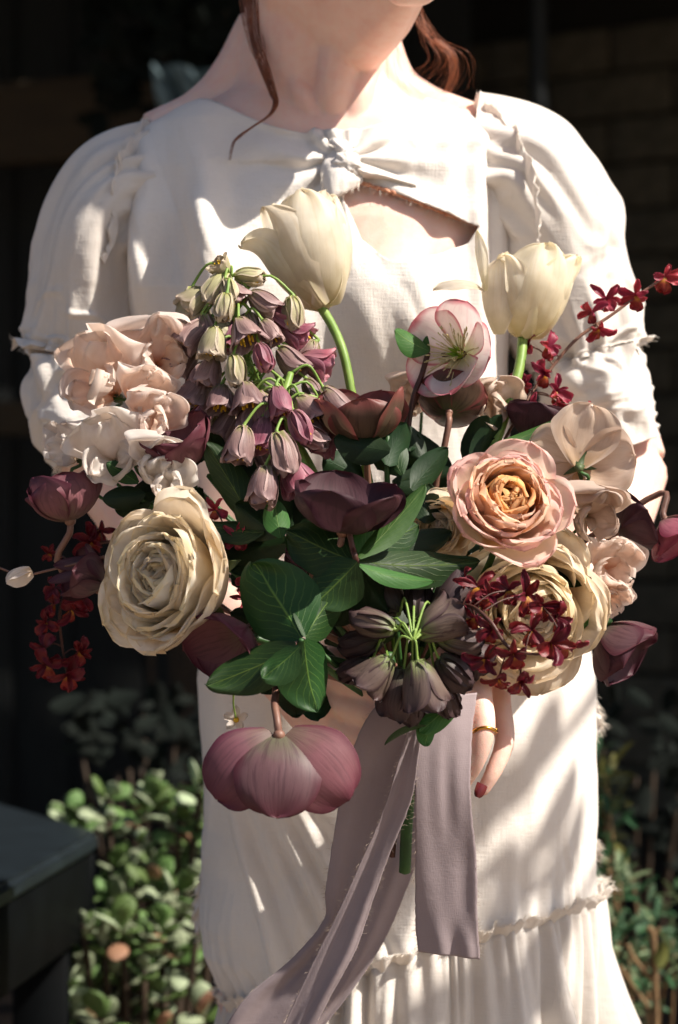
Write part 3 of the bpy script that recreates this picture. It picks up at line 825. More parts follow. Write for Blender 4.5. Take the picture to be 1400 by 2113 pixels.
SLr2, VR2 = sleeve('sleeve', [(1212, 738, .02), (1228, 790, .015), (1248, 860, .01), (1272, 928, .005)], [100, 100, 92, 78], [.060, .066, .062, .050], 73, [(0, .0065, .16, 15)], 1, 1, 110, 140)

# frilled flounce where the tiers meet
def frill(name, V, row, out, nu=10, amp=.006, fq=20, seed=0, drop=.0, threads=200, parent=None, rng=None, tl=.006, sgn=1):
    ring = V[row]; c = ring.mean(0); nv = len(ring)
    d = ring - c; d /= np.linalg.norm(d, axis=1, keepdims=True)
    rows = []
    k = np.arange(nv)
    wob = .45 * np.sin(k / nv * 2 * math.pi * fq + 5 * noise(k * .06, 1, 0, seed)) + 1.1 * noise(k * .22, 5, 0, seed) + .6 * noise(k * .6, 8, 0, seed)
    for i in range(nu):
        q = i / (nu - 1)
        sd_ = ss(.35, .9, d[:, 0] * sgn)
        rows.append(ring + d * (out * q * sd_ * (1 + .35 * noise(k * .15, 3, 0, seed)) + .0015 * q)[:, None] + np.array([0, 0, 1.0]) * ((drop * q + amp * q * wob) * (.25 + .75 * sd_))[:, None])
    W = np.array(rows)
    o = link(name, grid_mesh(name, W, wrap=True), parent or DRESS, M_dress2)
    s = o.modifiers.new('t', 'SOLIDIFY'); s.thickness = .0007
    fringe('frayed_threads', np.vstack([W[-1], W[-1][:1]]), np.vstack([d, d[:1]]) + np.array([0, 0, -.2]), threads, tl, parent or DRESS, seed=seed, spread=.7)
    return W
frill('sleeve_frill', VL, -10, .010, seed=3, drop=-.006, amp=.004, sgn=-1, threads=90)
frill('sleeve_frill', VR, -10, .006, seed=5, drop=-.004, amp=.003, sgn=1, threads=70)
fringe('frayed_threads', np.vstack([VL2[-1], VL2[-1][:1]]), np.tile([[0, 0, -1.0]], (141, 1)), 320, .009, DRESS, seed=21, spread=.6)
# raw flange standing along the armhole seams
def flange(name, pix, out, seed, side):
    n = 70
    c = spline([P(*q) for q in pix], n)
    k = np.arange(n)
    base = c; d = np.tile(np.array([side * .35, -.25, 1.0]), (n, 1)); d /= np.linalg.norm(d, axis=1, keepdims=True)
    fall = ss(0, .25, 1 - k / (n - 1)) * .75 + .25
    rows = [base + d * (out * q * fall * (1 + .3 * noise(k * .25, 1, 0, seed)))[:, None] + np.stack([.0025 * q * noise(k * .5, 2, 0, seed), .004 * q * noise(k * .4, 3, 0, seed), .001 * noise(k * .8, 4, 0, seed)], 1) for q in np.linspace(-.15, 1, 8)]
    W = np.array(rows)
    o = link(name, grid_mesh(name, W), DRESS, M_dress2); s = o.modifiers.new('t', 'SOLIDIFY'); s.thickness = .0008
    fringe('frayed_threads', W[-1], d, 90, .004, DRESS, seed=seed, spread=.8)
flange('sleeve_flange', [(322, 286, .02), (296, 305, -.005), (258, 350, -.035), (240, 420, -.055), (240, 480, -.06), (215, 545, -.062)], .016, 4, -.6)
flange('sleeve_flange', [(975, 222, .02), (1020, 250, -.01), (1070, 320, -.045), (1100, 400, -.062), (1108, 470, -.068), (1112, 510, -.066)], .012, 6, .5)

# --- skirt
def skirt():
    Ltab = [(1150, 470), (1300, 425), (1400, 408), (1500, 413), (1600, 422), (1700, 430), (1800, 424), (1900, 416), (1960, 424), (2020, 452), (2113, 515), (2250, 570)]
    Rtab = [(1150, 1150), (1300, 1208), (1400, 1222), (1600, 1226), (1700, 1222), (1800, 1214), (1880, 1216), (1960, 1232), (2050, 1250), (2113, 1266), (2250, 1290)]
    nu, nv = 230, 420
    py = np.linspace(1150, 2120, nu)[:, None]
    th = np.linspace(-math.pi, math.pi, nv, endpoint=False)[None, :]
    l = np.interp(py, *zip(*Ltab)); r_ = np.interp(py, *zip(*Rtab))
    cx = (l + r_) / 2; hw = (r_ - l) / 2
    X = (cx - 700) * D0 / FPX; A = hw * (D0 + .02) / FPX; Z = ZC - (py - 1056.5) * (D0 + .02) / FPX
    # lower hem line of the first tier slants down to the left
    c_, s_ = np.cos(th), np.sin(th)
    b = .118 + 0 * py + .012 * ss(1150, 1500, py)
    x = np.sign(c_) * np.abs(c_) ** .9 * A; y = np.sign(s_) * np.abs(s_) ** .9 * b
    zz = Z + 0 * th
    hem = HEMZ(x + X)
    q = (py - 1150) / (2120 - 1150)
    ztop = ZC - (1150 - 1056.5) * 2.02 / FPX
    zz = ztop + (hem - ztop) * q
    # interpolate outline at the true height
    pyy = 1056.5 + (ZC - zz) * FPX / 2.02
    l = np.interp(pyy, *zip(*Ltab)); r_ = np.interp(pyy, *zip(*Rtab)); X = ((l + r_) / 2 - 700) * 2.02 / FPX; A = (r_ - l) / 2 * 2.02 / FPX
    x = np.sign(c_) * np.abs(c_) ** .9 * A
    fx = x + X
    wob = noise(fx * 7, zz * 5, 0, 41) * .03
    d = .004 * noise((fx + wob) * 14, zz * 6, s_ * 2, 42) + .0016 * np.abs(noise((fx + wob) * 34, zz * 12, s_, 43)) + .0008 * noise(fx * 70, zz * 40, s_, 44)
    # pull lines sweeping from the left thigh
    for k, (x0, sl_) in enumerate(((-.055, .42), (-.038, .50), (-.018, .58), (-.075, .30))):
        line = x0 + (.74 - zz) * sl_
        d = d + .0040 * gauss(fx - line, .0055) * ss(.80, .70, zz) * (1 + .4 * k % 2) - .0042 * gauss(fx - line - .010, .006) * ss(.80, .70, zz)
    # gathers just above the seam
    g = np.exp(-(zz - hem) / .035)
    d = d + g * (.0032 * np.sin(th * 52 + 4 * noise(th * 5, zz * 20, 0, 45)) + .0030 * noise(th * 18, zz * 14, 0, 46))
    V = np.stack([fx + c_ * d, y + .02 + s_ * d, zz + 0 * x], -1)
    o = link('skirt', grid_mesh('skirt', V, wrap=True), DRESS, M_dress)
    s = o.modifiers.new('t', 'SOLIDIFY'); s.thickness = .0010
    return V
def HEMZ(x):
    px = 700 + np.asarray(x) * FPX / 1.91
    py = np.interp(px, [350, 690, 870, 990, 1240], [2170, 2046, 1972, 1932, 1888])
    return ZC - (py - 1056.5) * 1.93 / FPX
VS = skirt()
def ruffle():
    ring = VS[-1]; nv = 720; k0 = np.linspace(0, len(ring), nv, endpoint=False)
    rg = np.stack([np.interp(k0, np.arange(len(ring) + 1), np.append(ring[:, j], ring[0, j])) for j in range(3)], 1)
    c = np.array([rg[:, 0].mean(), .02, 0]); th = np.linspace(-math.pi, math.pi, nv, endpoint=False)
    d = np.stack([np.cos(th), np.sin(th), 0 * th], 1)
    rows = []
    nu = 90
    for i in range(nu):
        q = i / (nu - 1)
        z = rg[:, 2] + .002 - q * (rg[:, 2] - .10)
        flare = .004 + .055 * q ** .8
        qq = min(1, q * 5)
        w_ = (.0035 + .030 * min(1, q * 2.8)) * (np.sin(th * 15 + 3.2 * noise(th * 3.0, 2, 0, 51)) * qq + .5 * noise(th * 9, q * 1.5, 0, 52) * qq) + .0025 * np.sin(th * 64 + 5 * noise(th * 7, q * 3, 0, 53)) * math.exp(-q * 7)
        rows.append(np.column_stack([rg[:, :2], z]) + d * (flare + w_)[:, None])
    W = np.array(rows)
    o = link('skirt_ruffle', grid_mesh('skirt_ruffle', W, wrap=True), DRESS, M_dress2)
    s = o.modifiers.new('t', 'SOLIDIFY'); s.thickness = .0008
    # stand-up raw edge on the seam
    k = np.arange(nv); rr = []
    for i in range(7):
        q = i / 6
        rr.append(rg + d * (.003 + .010 * q + .003 * q * noise(k * .22, 1, 0, 55))[:, None] + np.array([0, 0, 1.0]) * (.009 * q + .0035 * q * noise(k * .3, 2, 0, 56) - .004 * (1 - q))[:, None])
    E = np.array(rr)
    o = link('seam_edge', grid_mesh('seam_edge', E, wrap=True), DRESS, M_dress2); s = o.modifiers.new('t', 'SOLIDIFY'); s.thickness = .0007
    fringe('frayed_threads', np.vstack([E[-1], E[-1][:1]]), np.vstack([d, d[:1]]) + np.array([0, 0, .5]), 1500, .006, DRESS, seed=57, spread=.8)
    fringe('frayed_threads', np.vstack([E[0], E[0][:1]]), np.vstack([d, d[:1]]) + np.array([0, 0, -1.2]), 900, .007, DRESS, seed=58, spread=.6)
ruffle()
# raw frayed hip seams showing at both outlines
def hip_fray():
    for pts, sd, nn in (([(1222, 1400), (1226, 1460), (1226, 1500)], 1, 130), ([(1222, 1700), (1222, 1730), (1214, 1765)], 1, 160), ([(418, 1770), (417, 1850), (414, 1920)], -1, 90)):
        c = spline([P(a, b, .02) for a, b in pts], 24)
        k = np.arange(24)
        out = np.sin(k / 23 * math.pi) * .007 * sd
        rows = [c + np.stack([out * q * (1 + .4 * noise(k * .5, 3, 0, 61)), .004 * q * noise(k * .5, 1, 0, 62), -.010 * q + 0 * k], 1) for q in np.linspace(-.3, 1, 6)]
        W = np.array(rows); o = link('side_flounce', grid_mesh('side_flounce', W), DRESS, M_dress2)
        s = o.modifiers.new('t', 'SOLIDIFY'); s.thickness = .0007
        fringe('frayed_threads', W[-1], np.tile([[sd * .8, 0, -1.0]], (24, 1)), nn // 2, .007, DRESS, seed=63 + nn, spread=.5)
hip_fray()

# --- hair: cap and bun (above the frame) and two loose curling locks
def hair():
    bm = bmesh.new(); bmesh.ops.create_icosphere(bm, subdivisions=5, radius=1)
    R = Matrix((HF, HS, HU)).transposed()
    for v in bm.verts:
        q = v.co.copy()
        a = math.atan2(q.y, -q.x)
        k = 1 + .02 * math.sin(a * 40 + 6 * float(noise(q.x * 3, q.y * 3, q.z * 3, 2)))
        loc = Vector((q.x * .112 - .014, q.y * .100, q.z * .110 + .050)) * k
        if q.x > .35 and q.z < .45: loc.x = min(loc.x, .03)
        if q.z < -.35: loc.z = max(loc.z, -.035); loc.x -= .01
        v.co = R @ loc
    me = bpy.data.meshes.new('hair'); bm.to_mesh(me); bm.free()
    me.polygons.foreach_set('use_smooth', np.ones(len(me.polygons), bool))
    o = link('hair', me, root_p, M_hair); o.location = Hc
    bm = bmesh.new(); bmesh.ops.create_icosphere(bm, subdivisions=4, radius=1)
    for v in bm.verts:
        q = v.co; k = 1 + .07 * math.sin(14 * math.atan2(q.y, q.x) + 5 * q.z)
        v.co = Vector((q.x * .045, q.y * .05, q.z * .042)) * k
    me = bpy.data.meshes.new('hair_bun'); bm.to_mesh(me); bm.free(); me.polygons.foreach_set('use_smooth', np.ones(len(me.polygons), bool))
    b = link('hair_bun', me, o, M_hair); b.location = R @ Vector((-.14, 0, .03))
    def lock(pts, n, spread, r0, seed, taper=.25, nm='hair_lock'):
        r = random.Random(seed); mb = MB()
        base = np.array([list(q) for q in pts])
        for k in range(n):
            ph = r.random() * 6.28; rad = math.sqrt(r.random())
            pp = []
            for i, q in enumerate(base):
                f_ = i / (len(base) - 1)
                s_ = spread(f_) * rad; ph += r.gauss(0, .25)
                pp.append(q + np.array([math.cos(ph + f_ * 2.0) * s_ + r.gauss(0, .12) * s_, math.sin(ph + f_ * 2.0) * s_, r.gauss(0, .1) * s_]))
            end = r.uniform(.75, 1.0); m = max(3, int(len(pp) * end))
            mb.add(*tube(pp[:m], [r0, r0, r0 * .9, r0 * taper], 5, samples=m * 6, caps=False))
        return link(nm, mb.mesh(nm), o, M_hair, Matrix.Translation(-Vector(Hc)))
    y1 = -.015
    lock([P(536, -120, y1), P(520, -40, y1), P(520, 40, y1), P(528, 90, y1 - .01), P(545, 140, y1 - .02), P(562, 190, y1 - .03), P(569, 214, y1 - .04), P(555, 238, y1 - .05), P(520, 262, y1 - .055), P(485, 290, y1 - .055), P(474, 330, y1 - .055), P(472, 372, y1 - .055)],
         44, lambda f: .0090 * max(.05, 1 - f * 1.45) ** 1.1 + .0009, .00024, 1)
    lock([P(500, -80, .02), P(508, 20, .02), P(518, 90, .01), P(540, 150, -.01), P(560, 200, -.03)], 22, lambda f: .005 * (1 - f) + .0008, .00028, 2)
    lock([P(846, -60, .02), P(862, 20, .02), P(878, 56, .015), P(905, 88, .01), P(938, 108, .005), P(948, 140, .01), P(930, 178, .02), P(895, 205, .03), P(862, 200, .03)],
         17, lambda f: .0085 + .034 * max(0, f - .3) ** 1.3, .00012, 3, nm='hair_lock')
    lock([P(870, 40, .03), P(892, 90, .03), P(905, 120, .03), P(880, 150, .03), P(850, 172, .035), P(846, 190, .04)], 14, lambda f: .006 + .012 * f, .00012, 4)
    lock([P(900, 80, .03), P(930, 110, .03), P(935, 160, .03), P(910, 210, .035), P(940, 222, .035), P(975, 212, .04)], 12, lambda f: .003 + .006 * f, .00022, 5)
hair()
# ------------------------------------------------------------------ flower building
def petal_mesh(name, L, W, a0, a1, cup=1.0, b=.3, um=.55, p=.5, curl=0.0, ruff=0.0, rf=3.0, seed=0, nu=14, nv=11, bp=1.0, fold=0.0, notch=0.0, twist=0.0, crv=0.0):
    """Grows along +Z from the origin, outer face towards +X. a0, a1: lean (degrees) at base and tip."""
    t = np.linspace(0, 1, nu); u = 1 - (1 - t) ** 1.35
    v = np.linspace(-1, 1, nv)
    rise = np.sin(np.clip(u / um, 0, 1) * math.pi / 2)
    wd = (b + (1 - b) * rise) * np.clip(1 - np.clip((u - um) / (1 - um), 0, 1) ** 2, 0, 1) ** p * W
    wd = np.maximum(wd, W * .012)
    a = np.radians(a0 + (a1 - a0) * u ** bp + curl * ss(.68, 1, u))
    cx = np.concatenate([[0], np.cumsum(np.sin((a[1:] + a[:-1]) / 2) * np.diff(u) * L)])
    cz = np.concatenate([[0], np.cumsum(np.cos((a[1:] + a[:-1]) / 2) * np.diff(u) * L)])
    U, Vv = np.meshgrid(u, v, indexing='ij'); Wd = wd[:, None]
    if notch:
        pass
    lat = Wd * Vv
    if abs(cup) > 1e-3:
        Rc = W / cup; ph = lat / Rc; lt = Rc * np.sin(ph); nn = -Rc * (1 - np.cos(ph))
    else:
        lt = lat; nn = 0 * lat
    ed = np.clip(np.abs(Vv) ** 2 * (.25 + .75 * U) + ss(.55, 1, U) * .9, 0, 1.3)
    nn = nn + ruff * ed * (np.sin(rf * math.pi * Vv + seed * 1.7 + 2.5 * U) * .6 + noise(Vv * rf * .8 + 7, U * 2.5, seed * .37, seed) * 1.0)
    nn = nn + ruff * .35 * noise(Vv * 2 + 3, U * 3, seed * .61, seed + 9)
    nn = nn - fold * np.abs(Vv) * Wd / W + crv * W * (1 - Vv ** 2) * U
    dl = ruff * .5 * ed * noise(U * 5, Vv * 4, seed, seed + 3)
    du = -notch * L * gauss(Vv, .22) * ss(.6, 1, U) + ruff * .7 * ss(.6, 1, U) * noise(Vv * rf * 1.3, 1.5, seed, seed + 5)
    ca, sa = np.cos(a)[:, None], np.sin(a)[:, None]
    X = cx[:, None] + nn * ca + du * sa; Z = cz[:, None] - nn * sa + du * ca; Y = lt + dl
    if twist:
        tw = twist * U; Y, X = Y * np.cos(tw) - X * 0 + 0, X + lt * np.sin(tw)
    return grid_mesh(name, np.stack([X, Y, Z], -1), np.stack([Vv * .5 + .5, U], -1), flip=True)

def stem_to_bind(root, base, mat, r=.0022, name='stem', low=.05, via=None, k=0):
    """stem from a flower base down into the held bundle"""
    base = Vector(base); j = RNG.uniform(-.008, .008); q = RNG.uniform(-.008, .006)
    bnd = Vector((BIND.x + j, BIND.y + q, BIND.z)); end = bnd + Vector((j * .8 + .004, .004, -low))
    mid = base.lerp(bnd, .5) + Vector((0, .03, .01)) if via is None else via
    return stem_obj(root, [base, mid, bnd + Vector((j * .2, .004, .03)), bnd, end], [r, r, r, r, r], mat, name, 8, 26)
BIND = P(838, 1490, -.222)

CREAM, IVORY = C('#efe0c4'), C('#f3e8d4')
M_tulip = petal_mat('tulip_petal', C('#dfd4ae'), C('#efe7d4'), C('#f5f0e6'), C('#f0e6d0'), C('#e4d7ba'), .4, .56, .42, 22, back=None)
M_rose_cream = petal_mat('cream_rose_petal', C('#f5e2b6'), C('#faebd0'), C('#fcf2e2'), C('#f6e6c6'), C('#f8e8ca'), .15, .58, .5, 18, edge_w=.93)
M_rose_peach = petal_mat('peach_rose_petal', C('#f9b468'), C('#fac490'), C('#fbd4ae'), C('#fbdcc4'), C('#f6b87c'), .12, .56, .5, 18, edge_w=.8, back=C('#f8d2b8'))
M_rose_peach_in = petal_mat('apricot_inner_petal', C('#f49434'), C('#f8a854'), C('#fac07e'), C('#fbcc92'), C('#ee9446'), .2, .56, .5, 18, edge_w=.85)
M_rose_peach_out = petal_mat('pink_outer_petal', C('#f9cc80'), C('#fce2cc'), C('#fce2d4'), C('#f8d0c8'), C('#f8dac6'), .15, .58, .5, 20, edge_w=.8)
M_carn = petal_mat('buff_rose_petal', C('#efd3a4'), C('#f6e2c4'), C('#faeeda'), C('#f2e0c2'), C('#ecd4ae'), .25, .54, .55, 22, edge_w=.9)
M_pea_peach = petal_mat('peach_sweet_pea', C('#f2b080'), C('#f9dac4'), C('#fbe6d8'), C('#fceee4'), C('#f3c8a8'), .3, .58, .5, 24)
M_pea_white = petal_mat('white_sweet_pea', C('#f0dcc2'), C('#f8eee4'), C('#fbf5ef'), C('#f9f0e8'), C('#eee0d0'), .25, .55, .5, 24)
M_pea_buff = petal_mat('buff_sweet_pea', C('#c7a582'), C('#d6bda8'), C('#dcc8b8'), C('#d9c4b4'), C('#c4a68c'), .4, .38, .5, 26)
M_hel_pink = petal_mat('pink_hellebore', C('#e6e8c2'), C('#f2e4e0'), C('#efd6d6'), C('#d27f8c'), C('#dba3ab'), .25, .4, .5, 22, edge_w=.82)
M_hel_mauve = petal_mat('mauve_hellebore', C('#5e5a4a'), C('#5f444a'), C('#5a3c44'), C('#4e2632'), C('#432c34'), .6, .24, .5, 26, edge_w=.7)
M_hel_rose = petal_mat('rose_hellebore', C('#7a6458'), C('#a35f6c'), C('#a85a6a'), C('#7e3244'), C('#7a3d4c'), .6, .26, .5, 30, edge_w=.7)
M_hel_rose2 = petal_mat('dusty_rose_hellebore', C('#6e5a50'), C('#794e56'), C('#744650'), C('#5c2c3a'), C('#5e3c44'), .6, .22, .55, 30, edge_w=.75)
M_hel_dark = petal_mat('dark_hellebore', C('#3a3028'), C('#4b3038'), C('#47262f'), C('#3a1a24'), C('#2e1a20'), .5, .18, .6, 24, edge_w=.7)
M_hel_olive = petal_mat('olive_hellebore', C('#55583a'), C('#5c4a3c'), C('#593e38'), C('#78403e'), C('#3f3029'), .6, .22, .45, 24, edge_w=.72)
M_frit = petal_mat('fritillaria_petal', C('#92905e'), C('#8f7470'), C('#8c6c6c'), C('#aa8e8c'), C('#5c4648'), .55, .22, .5, 26, mott=.2)
M_frit_green = petal_mat('green_fritillaria_petal', C('#a8aa66'), C('#b0aa84'), C('#b8aa90'), C('#c8b8a4'), C('#84805a'), .45, .28, .5, 26, mott=.2)
M_frit_pink = petal_mat('pink_fritillaria_petal', C('#93706a'), C('#96606e'), C('#a04f62'), C('#b07a86'), C('#5d3340'), .65, .28, .5, 26, mott=.2)
M_frit_grey = petal_mat('grey_fritillaria_petal', C('#6f7c48'), C('#685850'), C('#5f4c48'), C('#443234'), C('#3a302e'), .6, .16, .5, 24, mott=.15)
M_orchid = petal_mat('red_orchid_petal', C('#55101a'), C('#681823'), C('#741e2a'), C('#80303a'), C('#420b14'), .4, .24, .42, 14, mott=.25)
M_orchid_lit = petal_mat('lit_orchid_petal', C('#7e1c2c'), C('#92293c'), C('#a03348'), C('#b04c5e'), C('#661020'), .4, .28, .45, 14, mott=.2)  # brighter copy of the orchid red, sunlight put into the colour
M_lip = petal_mat('orchid_lip', C('#c08a2a'), C('#8a3024'), C('#7e2028'), None, C('#7a1a22'), .3, .25, .45, 14)
M_leaf = leaf_mat('hellebore_leaf', C('#182f14'), C('#27461c'), C('#6e8a3c'), .42, .14, .5)
M_leaf_lt = leaf_mat('light_leaf', C('#2f5526'), C('#456c32'), C('#8fa860'), .44, .24, .4)
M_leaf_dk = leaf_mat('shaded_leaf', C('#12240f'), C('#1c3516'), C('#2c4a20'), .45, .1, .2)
M_stem = plain_mat('green_stem', C('#6a8a3c'), C('#86a04e'), 0.5, 60, .2, trans=.1)
M_stem_dk = plain_mat('dark_stem', C('#3a2018'), C('#4f2a22'), 0.5, 60, .2)
M_stem_mv = plain_mat('mauve_stem', C('#6a4a40'), C('#7d5a4a'), 0.5, 60, .2)
M_stem_gr = plain_mat('deep_green_stem', C('#24441c'), C('#335a26'), 0.5, 60, .2)
M_pollen = plain_mat('yellow_pollen', C('#c99a1c'), C('#e6bd3a'), 0.7, 200, .3)
M_stamen = plain_mat('pale_stamen', C('#cdbf86'), C('#dcd2a0'), 0.6, 100, 0, trans=.2)
M_pistil = plain_mat('green_pistil', C('#7c962a'), C('#9ab23c'), 0.5, 100, .1)
M_calyx = plain_mat('green_calyx', C('#3a4a2a'), C('#52603a'), 0.55, 60, .2, trans=.1)

def V3(*a): return Vector(a).normalized()
def ball_mesh(name, r, sub=2, sq=(1, 1, 1)):
    bm = bmesh.new(); bmesh.ops.create_icosphere(bm, subdivisions=sub, radius=r)
    for v in bm.verts: v.co = Vector((v.co.x * sq[0], v.co.y * sq[1], v.co.z * sq[2]))
    me = bpy.data.meshes.new(name); bm.to_mesh(me); bm.free(); me.polygons.foreach_set('use_smooth', np.ones(len(me.polygons), bool)); return me
def put(root, name, me, mat, R, ang, tilt=0.0, loc=(0, 0, 0), scale=1.0, rad=0.0):
    """petal placed at angle ang round the flower axis given by R (4x4 rotation)"""
    M = R @ Matrix.Translation(loc) @ Matrix.Rotation(ang, 4, 'Z') @ Matrix.Translation((rad, 0, 0)) @ Matrix.Rotation(tilt, 4, 'Y') @ Matrix.Scale(scale, 4)
    return link(name, me, root, mat, M)

# ---- tulips
def tulip(label, base, axis, L, W, seed, spec, roll=0.0):
    root = thing('tulip', label, 'tulip', base)
    R = frame(axis, (1, 0, 0))
    r = random.Random(seed)
    for k, (ang, a0, a1, ls, ws, curl, mt) in enumerate(spec):
        me = petal_mesh('petal', L * ls, W * ws, a0, a1, 1.3, .42, .58, .42, curl, .0026, 2.6, seed + k, 24, 21, .75, crv=.05)
        put(root, 'petal', me, mt or M_tulip, R, math.radians(ang) + roll, rad=.002 + .0012 * (k < 3))
    stem_mat = M_stem
    return root
tA = tulip('tall cream tulip in front of the chest, leaning left on a curved green stem', P(664, 640, -.215), (P(622, 380, -.205) - P(664, 640, -.215)), S(268, -.2), S(98, -.2), 1,
      [(-90, 66, -30, 1.0, 1.05, 8, None), (28, 64, -28, 1.0, 1.0, 2, None), (150, 66, -26, 1.02, 1.0, 8, None),
       (-30, 58, -26, .98, .95, 0, None), (-150, 68, -18, .94, 1.0, 22, None), (90, 56, -16, 1.0, .95, 0, None), (190, 62, 12, .80, .85, 50, None)])
stem_obj(tA, [P(662, 632, -.215), P(690, 680, -.225), P(712, 740, -.235), P(735, 860, -.24), P(790, 1150, -.235), P(838, 1490, -.222), P(842, 1600, -.21)], [.0036, .0034, .0034, .0034, .003, .003, .003], M_stem)
tB = tulip('blown cream tulip at right beside the pink hellebore, two petals falling open', P(1082, 700, -.19), (P(1122, 470, -.185) - P(1082, 700, -.19)), S(218, -.19), S(86, -.19), 5,
      [(-80, 64, -22, 1.0, 1.1, 0, None), (40, 62, -12, .98, 1.05, 14, None), (150, 64, -14, .92, .95, 0, None), (-20, 60, -10, .96, 1.0, 10, None), (95, 58, -14, 1.0, 1.0, 0, None), (-140, 66, -2, .86, .8, 12, None)])
stem_obj(tB, [P(1080, 695, -.19), P(1072, 760, -.205), P(1045, 850, -.22), P(1000, 980, -.235), P(900, 1250, -.235), P(838, 1490, -.222), P(842, 1580, -.21)], [.0040, .0038, .0038, .0036, .003, .003, .003], M_stem)
for (bs, tp, Wd, ben, nh) in ((P(1000, 600, -.20), P(908, 555, -.215), 26, (20, -70), (0, -.6, 1)), (P(1003, 600, -.205), P(992, 486, -.20), 15, (5, 10), (-.4, -1, 0)), (P(1030, 690, -.20), P(1030, 545, -.205), 46, (12, -12), (-.4, -1, .1))):
    d = tp - bs; me = petal_mesh('petal', d.length * 1.08, S(Wd, -.2), ben[0], ben[1], .9, .25, .6, .6, 0, .0015, 2, 77, 16, 11)
    M = frame(d, nh); M.translation = bs - tB.location; link('petal', me, tB, M_tulip, M)

# ---- roses
def rose(name, label, centre, axis, R, layers, seed, depth=.9, stem=None, mouth=0.0):
    """layers: (count, radius factor, length, width, a0, a1, curl, ruffle, material, cup)"""
    ax = Vector(axis).normalized(); base = Vector(centre) - ax * R * depth
    root = thing(name, label, 'rose', base)
    Rm = frame(ax, (0.2, 0, 1)); r = random.Random(seed); ph = 0.0
    for li, (cnt, rf_, Lf, Wf, a0, a1, curl, ruff, mt, cup) in enumerate(layers):
        vs = [petal_mesh('petal', R * Lf, R * Wf, a0, a1, cup, .38, .62, .42, curl, R * ruff, 3.4, seed * 13 + li * 5 + q, 17, 17, .8) for q in range(min(3, cnt))]
        ph += 2.4
        for k in range(cnt):
            put(root, 'petal', vs[k % len(vs)], mt, Rm, ph + k * 2 * math.pi / cnt + r.uniform(-.14, .14), math.radians(r.uniform(-5, 5) * (1 + li / 6)), (r.uniform(-.03, .03) * R * (1 + li / 5), r.uniform(-.03, .03) * R * (1 + li / 5), 0), r.uniform(.90, 1.06), R * rf_)
    # green receptacle with sepals behind the petals
    link('receptacle', ball_mesh('receptacle', R * .17, 2, (1, 1, 1.1)), root, M_calyx)
    for k in range(5):
        put(root, 'sepal', petal_mesh('sepal', R * .75, R * .13, 70, 110, .6, .7, .2, .9, 0, R * .02, 2, seed + k, 9, 5), M_calyx, Rm, k * 1.257 + .3, 0, (0, 0, -.02 * R))
    stem_to_bind(root, base - ax * R * .1, stem or M_stem_gr, .0026, via=base - ax * R * .5 + Vector((0, .02, -.03)))
    return root
def rose_layers(outer, mid, inner, n=10, ruff=.03, cut=.5):
    Ls = []
    for k in range(n):
        t = k / (n - 1)
        a0 = 90 - 52 * t; a1 = float(np.interp(t, [0, .15, .35, .6, 1], [10, -4, -24, -40, -36]))
        Ls.append((5 if t < .12 else (6 if t < .75 else 4), .13 * (1 - t) + .015, 1.40 - .46 * t, .80 - .42 * t, a0, a1, 34 - 8 * t, ruff * (1.3 - .2 * t), outer if t < .2 else (mid if t < cut else inner), .95 + .9 * t))
    return Ls
rose('garden_rose', 'large cream garden rose at left with many crumpled petals, facing left', P(328, 1188, -.335), (-.64, -.74, .14), S(152, -.31), rose_layers(M_rose_cream, M_rose_cream, M_rose_cream, 13, .030), 3, .85)
rose('garden_rose', 'peach and pink garden rose with an apricot heart at right of the bouquet', P(1052, 1030, -.335), (.22, -.86, .38), S(118, -.33), rose_layers(M_rose_peach_out, M_rose_peach, M_rose_peach_in, 12, .045, .42), 9, .85)
rose('garden_rose', 'buff open rose below the peach rose, half hidden by red orchids', P(1095, 1255, -.275), (.12, -.9, -.30), S(150, -.27), rose_layers(M_carn, M_carn, M_carn, 11, .035), 15, .8)
rose('garden_rose', 'small buff rose tucked left of the peach rose above the green leaves', P(905, 1085, -.30), (-.35, -.85, -.1), S(72, -.30), rose_layers(M_carn, M_carn, M_carn, 7, .05), 21, .8)

